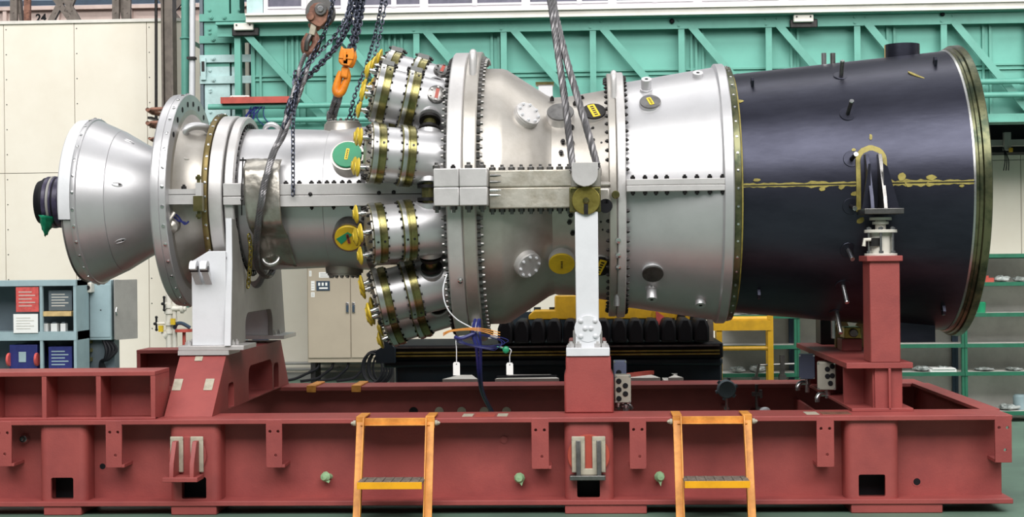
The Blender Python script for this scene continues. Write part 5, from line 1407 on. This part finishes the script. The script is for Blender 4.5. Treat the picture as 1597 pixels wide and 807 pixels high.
for k in range(6): a = k*PI/3; pc_.hexn((.198, .045*math.cos(a), .135+.045*math.sin(a)), V((1, 0, 0)), .008, .008, False)
pcM = pc_.mesh('viewport_cover', [GUN, CHROME])
pcl = MB(); pcl.box((.2, 0, .135), (.003, .07, .022)); pcl = pcl.mesh('orange_label', REDHOT)
kbM = []
for t0, t1 in ((.445, .525), (.255, .335)):
    kb = MB(); kb.box((.204, 0, (t0+t1)/2), (.03, .13, t1-t0)); kb.slot(1)
    for y in (-.045, .045): kb.cyl((.204, y, t0-.02), (.204, y, t1+.02), .009, seg=8)
    kbM.append(kb.mesh('clamp_block', [BRUSH, DARKM]))
bs = MB(); bs.lathe([(.02, -.0), (.018, .012), (.001, .016)], (.177*math.cos(-.35), .177*math.sin(-.35), .05), (math.cos(-.35), math.sin(-.35), 0), 12); bs = bs.mesh('body_plug', CHROME)
def link(nm, me, par, mtx=None):
    o = bpy.data.objects.new(nm, me); COL.objects.link(o); o.parent = par
    if mtx is not None: o.matrix_local = mtx
    return o
phis = [-90+36*k for k in range(10)]
phis = [18, -18, 54, -54, 90, -90, 126, -126, 162, -162]
protoc = None
for ph in phis:
    f = rad(ph); e = V((0, -math.cos(f), math.sin(f)))
    Zc_ = -X_*math.cos(dl)+e*math.sin(dl); Xc_ = e*math.cos(dl)+X_*math.sin(dl); Yc_ = Zc_.cross(Xc_)
    Ob = V((g0, 0, ZC))+e*Rb0-TW
    M4 = Matrix(((Xc_.x, Yc_.x, Zc_.x, Ob.x), (Xc_.y, Yc_.y, Zc_.y, Ob.y), (Xc_.z, Yc_.z, Zc_.z, Ob.z), (0, 0, 0, 1)))
    if protoc is None:
        b = link('combustor', bodyM, tb, M4); b['group'] = 'combustors around the turbine'
        ch = [link('clamp_ring', rA, b), link('clamp_ring', rB, b), link('bright_band', rA2, b), link('bright_band', rB2, b), link('end_cover', ecM, b)]
        for k in range(4):
            a = 2*PI*k/4+.38; mt_ = Matrix.Translation((.135*math.cos(a), .135*math.sin(a), 0))
            ch += [link('fuel_nozzle', nzM, b, mt_), link('yellow_cap', cpM, b, mt_)]
        ch += [link('body_plug', bs, b)]
        protoc = (b, ch)
    else:
        b = protoc[0].copy(); COL.objects.link(b); b.parent = tb; b.matrix_local = M4
        for c_ in protoc[1]:
            o = c_.copy(); COL.objects.link(o); o.parent = b
    for k_ in kbM if ph in (54, 90, 126) else (): link('clamp_block', k_, b, Matrix.Rotation(rad({54: 38, 90: 0, 126: -36}[ph]), 4, 'Z'))
    if ph in (54, 90):
        link('viewport_cover', pcM, b, Matrix.Rotation(rad(-34 if ph == 54 else -42), 4, 'Z')); link('orange_label', pcl, b, Matrix.Rotation(rad(-34 if ph == 54 else -42), 4, 'Z'))
# cross tubes between neighbours
for k in range(10):
    f = rad(36*k); e = V((0, -math.cos(f), math.sin(f))); t_ = V((0, math.sin(f), math.cos(f)))
    c_ = V((g0-.135, 0, ZC))+e*(.735*math.cos(rad(18))+.065)
    m = MB(); h = .105
    m.cyl(c_-t_*h, c_+t_*h, .042, seg=20); m.slot(1)
    for s_ in (-.042, .042): m.cyl(c_+t_*(s_-.011), c_+t_*(s_+.011), .07, seg=24)
    m.slot(2)
    for s_ in (-1, 1): m.cyl(c_+t_*(s_*.056), c_+t_*(s_*.13)-e*.02, .078, .085, 24)
    m.build('cross_tube', [OLIVE, DARKM, SILV], tb)

# ---- nuts: nearest hundred as parts, the rest as one stuff part
def depth(t_): return (t_[0]-CAM).length/t_[2]
allnuts.sort(key=depth)
first = None
for p, ax, r, me in allnuts[:100]:
    u, v, a = basis(ax)
    M4 = Matrix(((u.x*r, v.x*r, a.x*r, p.x-TW.x), (u.y*r, v.y*r, a.y*r, p.y-TW.y), (u.z*r, v.z*r, a.z*r, p.z-TW.z), (0, 0, 0, 1)))
    link('flange_nut', me, tb, M4)
m = MB()
for p, ax, r, me in allnuts[100:]: m.hexn(p, ax, r, r*1.0)
o = m.build('flange_nuts_remaining', DARKM, tb); o.name = 'small_nuts'; o['kind'] = 'stuff'
#PART5
# ================================================================== LADDERS ON THE BEAM
def ladder(nm, lab, xL_, xR_, yb, sgn, group, spread=.0):
    # yb: beam edge plane, sgn -1 toward the viewer
    t = thing(nm, lab, 'step ladder', ((xL_+xR_)/2, yb+sgn*.1, 0), group)
    zt = ZT+.006
    for x, s_ in ((xL_, -1), (xR_, 1)):
        m = MB()
        a = V((x, yb+sgn*.022, zt)); b = V((x+s_*spread, yb+sgn*.24, 0.0))
        m.bar(a, b, .05, .008, (0, sgn, 0)); m.bar(a+V((-s_*.021, sgn*.02, 0)), b+V((-s_*.021, sgn*.02, 0)), .008, .045, (0, sgn, 0))
        r = m.build('rail', ORANGE, t, bevel=.002)
        m = MB(); m.span((x-.028, yb+sgn*.035, zt), (x+.028, yb-sgn*.2, zt+.01)); m.span((x-.028, yb+sgn*.035, zt-.06), (x+.028, yb+sgn*.025, zt)); m.build('hook', ORANGE, t, bevel=.002)
        m = MB(); m.cyl((x+s_*.03, yb+sgn*.03, zt-.03), (x+s_*.045, yb+sgn*.03, zt-.03), .017, seg=12); m.hexn((x+s_*.045, yb+sgn*.03, zt-.03), (s_, 0, 0), .012, .01, True); m.build('clamp_bolt', TAPE, t)
    m = MB(); m.span((xL_, yb+sgn*.02, zt-.045), (xR_, yb+sgn*.028, zt)); m.span((xL_, yb+sgn*.028, zt-.045), (xR_, yb+sgn*.05, zt-.038)); m.build('top_bar', ORANGE, t, bevel=.002)
    zs = .238; f = 1-zs/zt; xo = spread*f; y_ = yb+sgn*(.022+.218*f)
    m = MB(); m.span((xL_-xo+.02, y_-sgn*.03, zs-.005), (xR_+xo-.02, y_+sgn*.19, zs+.008)); m.slot(1)
    m.span((xL_-xo+.02, y_+sgn*.19, zs-.03), (xR_+xo-.02, y_+sgn*.2, zs+.01)); m.slot(0)
    n = 7
    for k in range(n): xx = xL_-xo+.05+(xR_-xL_+2*xo-.1)*k/(n-1); m.span((xx-.008, y_, zs+.008), (xx+.008, y_+sgn*.18, zs+.013))
    m.build('step', [GRATE, YEL], t, bevel=.001)
    return t
Yl = YF
ladder('step_ladder', 'orange step ladder hooked on the front beam, left one below the burners', at(563, 655, Yl-.02).x, at(671, 655, Yl-.02).x, Yl, -1, 'orange step ladders')
ladder('step_ladder', 'orange step ladder hooked on the front beam, right of the centre red pedestal', at(1056, 655, Yl-.02).x, at(1165, 655, Yl-.02).x, Yl, -1, 'orange step ladders')
xa_, xb_ = at(486, 600, .99).x, at(556, 600, .99).x
t = thing('ladder_hanger', 'pair of orange hanger hooks lying over the rear beam top', 'hook', ((xa_+xb_)/2, 1.1, ZT))
for x in (xa_, xb_):
    m = MB(); m.span((x-.035, .975, ZT), (x+.035, 1.38, ZT+.012)); m.span((x-.035, .965, ZT-.04), (x+.035, .977, ZT+.012)); m.span((x-.035, 1.375, .1), (x+.035, 1.39, ZT+.012)); m.build('hook', ORANGE, t, bevel=.003)
for z in (.12, .36): m = MB(); m.span((xa_, 1.376, z), (xb_, 1.39, z+.04)); m.build('tie_bar', ORANGE, t)
# ================================================================== JUNCTION BOXES
def jbox(nm, lab, px0, py0, px1, py1, Y, d, mt, holes, cond, rz=0.0):
    a, b = at(px0, py1, Y), at(px1, py0, Y); c_ = (a+b)/2
    w, h = (b.x-a.x), (b.z-a.z)
    t = thing(nm, lab, 'junction box', (c_.x, Y+d/2, ZT))
    R = Matrix.Rotation(rz, 3, 'Z')
    m = MB(); m.box(V((c_.x, Y+d/2, c_.z)), (w, d, h), R); m.build('box_body', mt, t, bevel=.006)
    m = MB(); m.box(V((c_.x, Y+d/2, c_.z))+R @ V((0, -d/2-.004, 0)), (w*.96, .01, h*.97), R); lid = m.build('box_lid', mt, t, bevel=.003)
    for fx, fz in holes:
        m = MB(); m.disc(V((c_.x, Y+d/2, c_.z))+R @ V((fx*w, -d/2-.008, fz*h)), R @ V((0, -1, 0)), .017, .008, 16, .003); m.build('cable_entry', BLACK, lid)
    for sx_ in (-1, 1):
        for sz_ in (-1, 1): m = MB(); m.disc(V((c_.x, Y+d/2, c_.z))+R @ V((sx_*w*.43, -d/2-.008, sz_*h*.45)), R @ V((0, -1, 0)), .007, .004, 10, .001); m.build('lid_screw', CHROME, lid)
    m = MB()
    if cond == 'tap':
        z0 = c_.z-h/2
        m.tube([(c_.x, Y+d/2, z0), (c_.x, Y+d/2, ZT)], .016, 10); m.cyl((c_.x, Y+d/2, z0-.045), (c_.x, Y+d/2, z0-.012), .026, seg=12)
        m.tube(smoothp([(c_.x, Y+d/2, z0-.03), (c_.x-.05, Y+d/2-.02, z0-.03), (c_.x-.07, Y+d/2-.03, z0-.055), (c_.x-.07, Y+d/2-.03, z0-.08)], 4), .017, 10)
    else:
        for k in range(3): x = c_.x+(-.3+.3*k)*w; m.tube([(x, Y+d/2, c_.z-h/2), (x, Y+d/2, ZT)], .012 if k else .015, 8); m.cyl((x, Y+d/2, c_.z-h/2-.03), (x, Y+d/2, c_.z-h/2), .02, seg=12)
    m.build('conduit', CHROME, t)
    return t
H5 = [(-.25, .28), (.15, .12), (-.25, -.02), (.15, -.17), (-.25, -.34)]
jbox('junction_box', 'slate blue junction box tucked behind the grey one at the centre pedestal', 957, 563, 977, 596, -.55, .1, BLUEB, [(-.1, -.05)], 'rods')
jbox('junction_box', 'grey junction box with five black holes beside the centre red pedestal', 959, 585, 984, 629, -.9, .1, GBOX, H5, 'rods')
jbox('junction_box', 'slate blue junction box on conduit, left of the pale grey one', 1248, 553, 1273, 592, .2, .12, BLUEB, [], 'tap', -.15)
jbox('junction_box', 'pale grey junction box with five black holes beside the red cross beam', 1277, 565, 1306, 609, -.25, .1, GBOX, [(.05, .25), (.3, .35), (.05, 0), (.3, .02), (.2, -.25)], 'tap', -.2)
m = MB(); q = at(976, 637, -.85); m.tube(smoothp([(q.x-.05, -.85, ZT), (q.x-.03, -.86, q.z+.02), (q.x+.02, -.86, q.z+.02), (q.x+.04, -.85, ZT)], 6), .012, 8); m.cyl((q.x, -.86, q.z-.02), (q.x, -.86, q.z+.02), .02, seg=10); tag(m.build('conduit_bend', CHROME), 'small chrome conduit bend under the grey junction box', 'conduit')
# transmitter and rod on the rear beam
q = at(1133, 607, .9)
t = thing('transmitter', 'blue grey round transmitter on a stem inside the rear beam', 'instrument', V((q.x, .9, .4)))
m = MB(); m.lathe([(.001, -.05), (.06, -.05), (.07, -.03), (.07, .03), (.06, .05), (.001, .05)], q, (0, -1, 0), 24); m.build('housing', DGREY, t)
m = MB()
for k in range(6): a = k*PI/3+.3; m.cyl(q+V((.06*math.cos(a), 0, .06*math.sin(a))), q+V((.085*math.cos(a), 0, .085*math.sin(a))), .014, seg=8)
m.build('cable_boss', DGREY, t)
m = MB(); m.tube([q+V((0, 0, -.06)), V((q.x, .9, .4))], .012, 8); m.span((q.x-.02, .9, .4), (q.x+.02, 1.17, .42)); m.build('stem', CHROME, t)
q = at(1180, 615, .9)
m = MB(); m.tube([(q.x, .9, .36), (q.x, .9, at(1180, 600, .9).z)], .012, 8); m.box(q+V((0, 0, .0)), (.07, .04, .03)); m.box(q+V((.03, 0, .0)), (.02, .05, .06)); m.span((q.x-.02, .88, .36), (q.x+.02, 1.17, .38)); tag(m.build('sensor_rod', GUN), 'thin grey sensor rod with bracket inside the rear beam', 'rod')
q = at(1193, 641, .8); m = MB(); m.sphere(V((q.x, .8, q.z)), .035, 12, (1.2, 1, .8)); m.tube([(q.x, .8, q.z), (q.x, 1.17, q.z-.02)], .015, 8); tag(m.build('pipe_plug', WHITE), 'small white plug on the beam right of the sensor rod', 'plug')
q = at(1590, 640, 3.8); z0 = sz[5]+.004
m = MB(); m.lathe([(.001, 0), (.06, 0), (.065, .12), (.05, .14), (.001, .14)], V((q.x+.02, 3.85, z0)), Z_, 20); tag(m.build('grey_canister', BGREY), 'pale grey canister at right end of the bottom green shelf', 'canister')

# ================================================================== WIRES AND TAGS
yb_ = -.95
m = MB(); rr = random.Random(4)
for k in range(7):
    o = V((rr.uniform(-.018, .018), rr.uniform(-.02, .02), 0))
    m.tube(smoothp([at(744, 498, -.9)+o, at(742+rr.uniform(-4, 4), 520, -.95)+o, at(746, 545, -.95)+o, at(748, 585, -.85)+o*.6, at(752, 612, -.6)+o*.5, at(764, 637, -.2)+o*.5, at(775, 655, .1)+o*.5], 6), .008, 5)
t = m.build('wire_bundle', BLUEW); tag(t, 'dark blue wire bundle hanging from the main flange down behind the beam', 'wires')
m = MB(); m.tube(smoothp([at(697, 428, -.98), at(691, 452, -1.02), at(696, 478, -1.03), at(712, 498, -1.02), at(738, 513, -1.0), at(745, 520, -.97)], 7), .0045, 6); tag(m.build('white_wire', WHITE), 'thin white wire curving down in front of the lower combustors', 'wire')
m = MB()
for k in range(3): m.tube(smoothp([at(691, 520+k*2, -1.05), at(706, 515+k, -1.05), at(745, 512+k*2, -1.0), at(780, 519+k*4, -1.02)], 7), .003, 5)
tag(m.build('orange_wires', ORANGE), 'loose orange wires spread sideways from the blue wire bundle', 'wires')
m = MB()
for k in range(4): m.tube(smoothp([at(745, 522, -.98), at(770+4*k, 524+3*k, -1.02), at(793-6*k, 532+4*k, -1.05), at(765, 540+2*k, -1.0), at(728-3*k, 536, -1.02), at(712, 524+2*k, -1.03)], 7), .0022, 5)
m.tube(smoothp([at(709, 526, -1.04), at(720, 528, -1.02), at(740, 520, -.98)], 6), .012, 6)
tag(m.build('blue_wire_loops', BLUEW), 'thin blue wire loops spreading around the hanging bundle', 'wires')
for i, (px, pt, pb, tp) in enumerate(((712, 565, 586, 528), (795, 566, 585, 545))):
    Y = -1.03
    t = thing('paper_tag', ['white paper tag on a string left of the blue wire bundle', 'white paper tag on a string right of the blue wire bundle'][i], 'tag', at(px, pb, Y), 'white tags on strings')
    a, b = at(px-5.2, pb, Y), at(px+5.2, pt, Y)
    w, h = b.x-a.x, b.z-a.z
    m = MB(); m.plate([(0, 0), (w, 0), (w, h-.008), (w-.008, h), (.008, h), (0, h-.008)], a, X_, Z_, .002, [circ(w/2, h-.014, .004, 8)]); m.build('card', PAPER, t)
    m = MB(); m.tube(smoothp([at(px, pt+2, Y), at(px, (pt+tp)/2, Y), at(px+(1 if i else 0), tp, Y), at(px+(-20 if i else 14), tp-4, Y+.04)], 5), .003, 5); m.build('string', WHITE, t)
m = MB(); q = at(789, 546, -1.03); m.sphere(q, .022, 10, (1, .5, 1.1)); m.tube([q, at(775, 541, -1.03)], .004, 5); tag(m.build('green_seal', GREENC), 'small green seal hanging in the wire loops', 'seal')

# ================================================================== HOISTS
Yh = -.25
# rusty hook block at left
t = thing('hook_block', 'rusty brown hoist hook block hanging upper left over the compressor', 'hook block', at(488, 45, Yh))
a = at(500, 24, Yh); dn = (at(492, 70, Yh)-a).normalized(); sd = V((dn.z, 0, -dn.x))*-1
def pl2(m, pts, y0, y1):
    vs = [(p_.x, y0, p_.z) for p_ in pts]; m.plate([(p_.x, p_.z) for p_ in pts], (0, y1, 0), X_, Z_, y1-y0)
def pp(lst): return [at(x, y, Yh) for x, y in lst]
m = MB()
for y0 in (Yh-.06, Yh+.035): pl2(m, pp([(486, 12), (492, 7), (502, 6), (510, 11), (514, 20), (512, 34), (503, 44), (494, 42), (485, 36), (482, 28)]), y0, y0+.025)
m.build('cheek_plate', RUST, t, bevel=.006)
m = MB(); q = at(503, 17, Yh); m.disc(V((q.x, Yh-.06, q.z)), (0, -1, 0), .042, .02, 24, .004); m.slot(1); m.disc(V((q.x, Yh-.08, q.z)), (0, -1, 0), .02, .012, 16, .003); m.build('axle_cap', [GUN, CHROME], t)
m = MB(); q = at(487, 28, Yh); m.disc(V((q.x, Yh-.062, q.z)), (0, -1, 0), .028, .014, 16, .004); m.build('pin_cap', RUST, t)
m = MB(); q = at(500, 20, Yh); m.lathe([(.02, -.03), (.10, -.03), (.085, -.01), (.085, .01), (.10, .03), (.02, .03)], q, Y_, 28, True); m.build('sheave', GUN, t)
m = MB(); pl2(m, pp([(487, 38), (496, 40), (492, 57), (483, 55)]), Yh-.05, Yh+.03); m.slot(1); m.cyl(at(491, 40, Yh), at(489, 46, Yh), .05, .035, 12); m.build('hook_shank', [TAPE, RUST], t, bevel=.005)
m = MB(); hk = [at(*p_, Yh) for p_ in ((488, 52), (492, 60), (493, 69), (489, 77), (482, 82), (477, 78), (476, 68), (480, 60), (483, 54))]
hp = smoothp(hk, 5); n = len(hp); m.tube(hp, [.034-.012*abs(i/n-.45) for i in range(n)], 10); m.build('hook', RUST, t, ang=60)
m = MB(); m.tube(smoothp([at(484, 54, Yh-.03), at(479, 66, Yh-.04), at(478, 78, Yh-.03)], 5), .018, 8); m.build('safety_latch', GUN, t)
# orange hook block
Yo = -.15
def po(lst): return [at(x, y, Yo) for x, y in lst]
t = thing('hook_block', 'bright orange hoist hook block hanging by two black chains', 'hook block', at(538, 150, Yo))
m = MB()
for y0 in (Yo-.07, Yo+.03): pl2(m, po([(535, 73), (538, 78), (549, 78), (553, 76), (555, 88), (552, 98), (548, 105), (534, 103), (530, 98), (531, 86)]), y0, y0+.04)
pl2(m, po([(538, 85), (546, 85), (545, 104), (537, 103)]), Yo-.07, Yo+.07)
m.build('block_body', HOOKO, t, bevel=.008)
m = MB(); pl2(m, po([(539, 82), (543, 82), (542, 97), (538, 97)]), Yo-.085, Yo-.07); pl2(m, po([(531, 91), (553, 93), (553, 95), (531, 93)]), Yo-.078, Yo-.06); m.build('web_rib', HOOKO, t, bevel=.004)
m = MB(); pl2(m, po([(534, 104), (545, 106), (543, 124), (532, 121)]), Yo-.04, Yo+.04); m.build('hook_shank', HOOKO, t, bevel=.01)
hp = smoothp(po([(540, 108), (542, 120), (538, 132), (533, 143), (527, 146), (524, 140), (526, 130), (530, 118), (533, 112)]), 5); n = len(hp)
m = MB(); m.tube(hp, [.030-.016*abs(i/n-.5) for i in range(n)], 10); m.build('hook', HOOKO, t, ang=60)
# chains
chains = [
 ('lifting_chain', [(563, -40, .3), (554, 40, .0), (546, 78, Yo)], .054, .034, .008, 'black chain holding the orange hook block, left strand', CHAIN),
 ('lifting_chain', [(572, -40, .3), (560, 40, .0), (549, 80, Yo)], .054, .034, .008, 'black chain holding the orange hook block, right strand', CHAIN),
 ('sling_chain', [(565, -40, .2), (540, 48, .0), (508, 92, -.15), (478, 122, -.28), (462, 148, -.4), (452, 172, -.45)], .05, .031, .007, 'uppermost heavy chain slanting down from top centre to the gathered sling', CHAIN),
 ('sling_chain', [(556, -40, .2), (533, 56, .0), (500, 100, -.15), (470, 130, -.28), (456, 152, -.4), (446, 178, -.45)], .05, .031, .007, 'lower heavy chain slanting down from top centre to the gathered sling', CHAIN),
 ('sling_chain', [(496, -40, -.2), (493, 10, Yh)], .05, .031, .007, 'short chain above the rusty hook block, left strand', CHAIN),
 ('sling_chain', [(518, -40, -.2), (512, 12, Yh)], .05, .031, .007, 'short chain above the rusty hook block, right strand', CHAIN),
 ('hand_chain', [(529, -40, -.3), (510, 40, -.3), (488, 85, -.3), (464, 130, -.35), (456, 165, -.4)], .042, .024, .0045, 'thin chain falling just right of the rusty hook block', CHAIN),
 ('hand_chain', [(568, -40, -.1), (530, 45, -.2), (492, 88, -.3), (470, 120, -.35), (458, 180, -.5), (457, 235, -.56), (457, 312, -.64)], .042, .024, .0045, 'thin chain hanging down to a free end before the compressor joint', CHAIN),
 ('hand_chain', [(603, -40, .6), (588, 40, .5), (572, 100, .4), (553, 150, .3), (544, 188, .2)], .042, .024, .0045, 'left of two thin chains hanging right of the orange hook block', CHAIN),
 ('hand_chain', [(610, -40, .6), (599, 20, .5), (586, 80, .4), (566, 145, .3), (549, 188, .2)], .042, .024, .0045, 'right of two thin chains hanging right of the orange hook block', CHAIN),
 ('sling_chain', [(462, 112, -.35), (460, 128, -.38), (464, 140, -.4), (455, 155, -.42), (452, 172, -.45), (446, 190, -.47), (442, 205, -.52)], .05, .034, .0075, 'chain end knotted round the wire rope sling above the compressor', CHAIN),
]
for nm, path, L_, w_, r_, lab, mt_ in chains:
    if path[0][1] < 0 and path[0][1] > -100:
        a_, b_ = path[0], path[1]; k_ = 200./max(20, b_[1]-a_[1]); path = [tuple(a_[j]+(a_[j]-b_[j])*k_*(1 if j < 2 else .3) for j in range(3))]+path
    m = MB(); chain(m, [at(*p_) for p_ in path], L_, w_, r_, random.random()); tag(m.build(nm, mt_), lab, 'chain', 'black hoist chains')
# wire rope sling round the compressor case
def cpath(px, py, R): q = on_cyl(px, py, R); return q
for i, (top, mid) in enumerate((((478, 80, Yh), [(468, 105, -.33), (461, 130, -.38), (453, 160, -.42), (444, 190, -.47), (436, 215, -.53)]), ((486, 82, Yh), [(478, 112, -.33), (468, 145, -.38), (458, 172, -.42), (449, 196, -.48), (441, 216, -.54)]))):
    m = MB(); dx = 4*i
    pth = [at(*top)]+[at(*p_) for p_ in mid]
    pth += [cpath(424+dx, 240, .665), cpath(411+dx, 285, .665), cpath(404+dx, 325, .665), cpath(399+dx, 365, .62), cpath(397+dx, 395, .58), cpath(400+dx, 415, .55)]
    x_ = pth[-1].x
    pth += [cyl_pt(x_+.0, .54, rad(a)) for a in (-75, -90, -110, -135)]
    rope(m, pth, .015, pitch=.12); tag(m.build('wire_rope_sling', ROPE), ['steel wire rope round the compressor case, left strand', 'steel wire rope round the compressor case, right strand'][i], 'wire rope', 'wire ropes round the compressor')
# sling through the orange hook
for i, pth in enumerate(([(527, 142, Yo), (521, 158, -.1), (516, 176, 0.), (513, 200, .1)], [(532, 142, Yo), (529, 158, -.1), (523, 176, 0.), (519, 200, .1)])):
    m = MB(); rope(m, [at(*p_) for p_ in pth], .017)
    if i == 0: m.cyl(at(516, 176, -.0), at(515, 186, .04), .028, seg=12)
    tag(m.build('wire_rope_sling', ROPE), ['wire rope below the orange hook, left strand with ferrule', 'wire rope below the orange hook, right strand'][i], 'wire rope', 'wire ropes below the orange hook')
# big rope to the trunnion
m = MB()
for k, pth in enumerate(([(830, -230, -.2), (850, -60, -.4), (860, 10, -.55), (870, 80, -.72), (880, 150, -.87), (888, 215, -.98), (893, 262, -1.04)], [(838, -230, -.2), (857, -60, -.4), (864, 10, -.55), (880, 80, -.72), (900, 150, -.87), (918, 210, -.98), (931, 258, -1.03)])):
    rope(m, [at(*p_) for p_ in pth], .023, pitch=.24)
q0, q1 = at(893, 262, -1.04), at(931, 258, -1.03)
rope(m, [q0, q0+V((.02, .14, -.07)), (q0+q1)/2+V((0, .2, -.12)), q1+V((-.0, .15, -.06)), q1], .023)
tag(m.build('lifting_rope', ROPE), 'thick steel lifting rope looped round the trunnion, two strands from above', 'wire rope')
# small chains hanging inside the left support
for i, (px, y0, y1, lab) in enumerate(((378, 250, 336, 'thin lashing wire at left edge of the crumpled silver sheet'), )):
    m = MB(); m.tube([on_cyl(px+1, 246, .66), at(px-1, 300, -.68), at(px-1, y1, -.66)], .005, 6); m.bar(on_cyl(px-4, 250, .66), on_cyl(px+6, 250, .66), .012, .012); m.sphere(at(px-1, 312, -.68), .01, 8); tag(m.build('lashing_wire', DARKM), lab, 'wire')
m = MB(); chain(m, [on_cyl(388, 366, .60), at(391, 390, -.5), at(389, 425, -.44), at(386, 455, -.4)], .04, .026, .005); tag(m.build('lashing_chain', BRASS), 'thin tarnished chain hanging from the silver sheet behind the white support', 'chain')
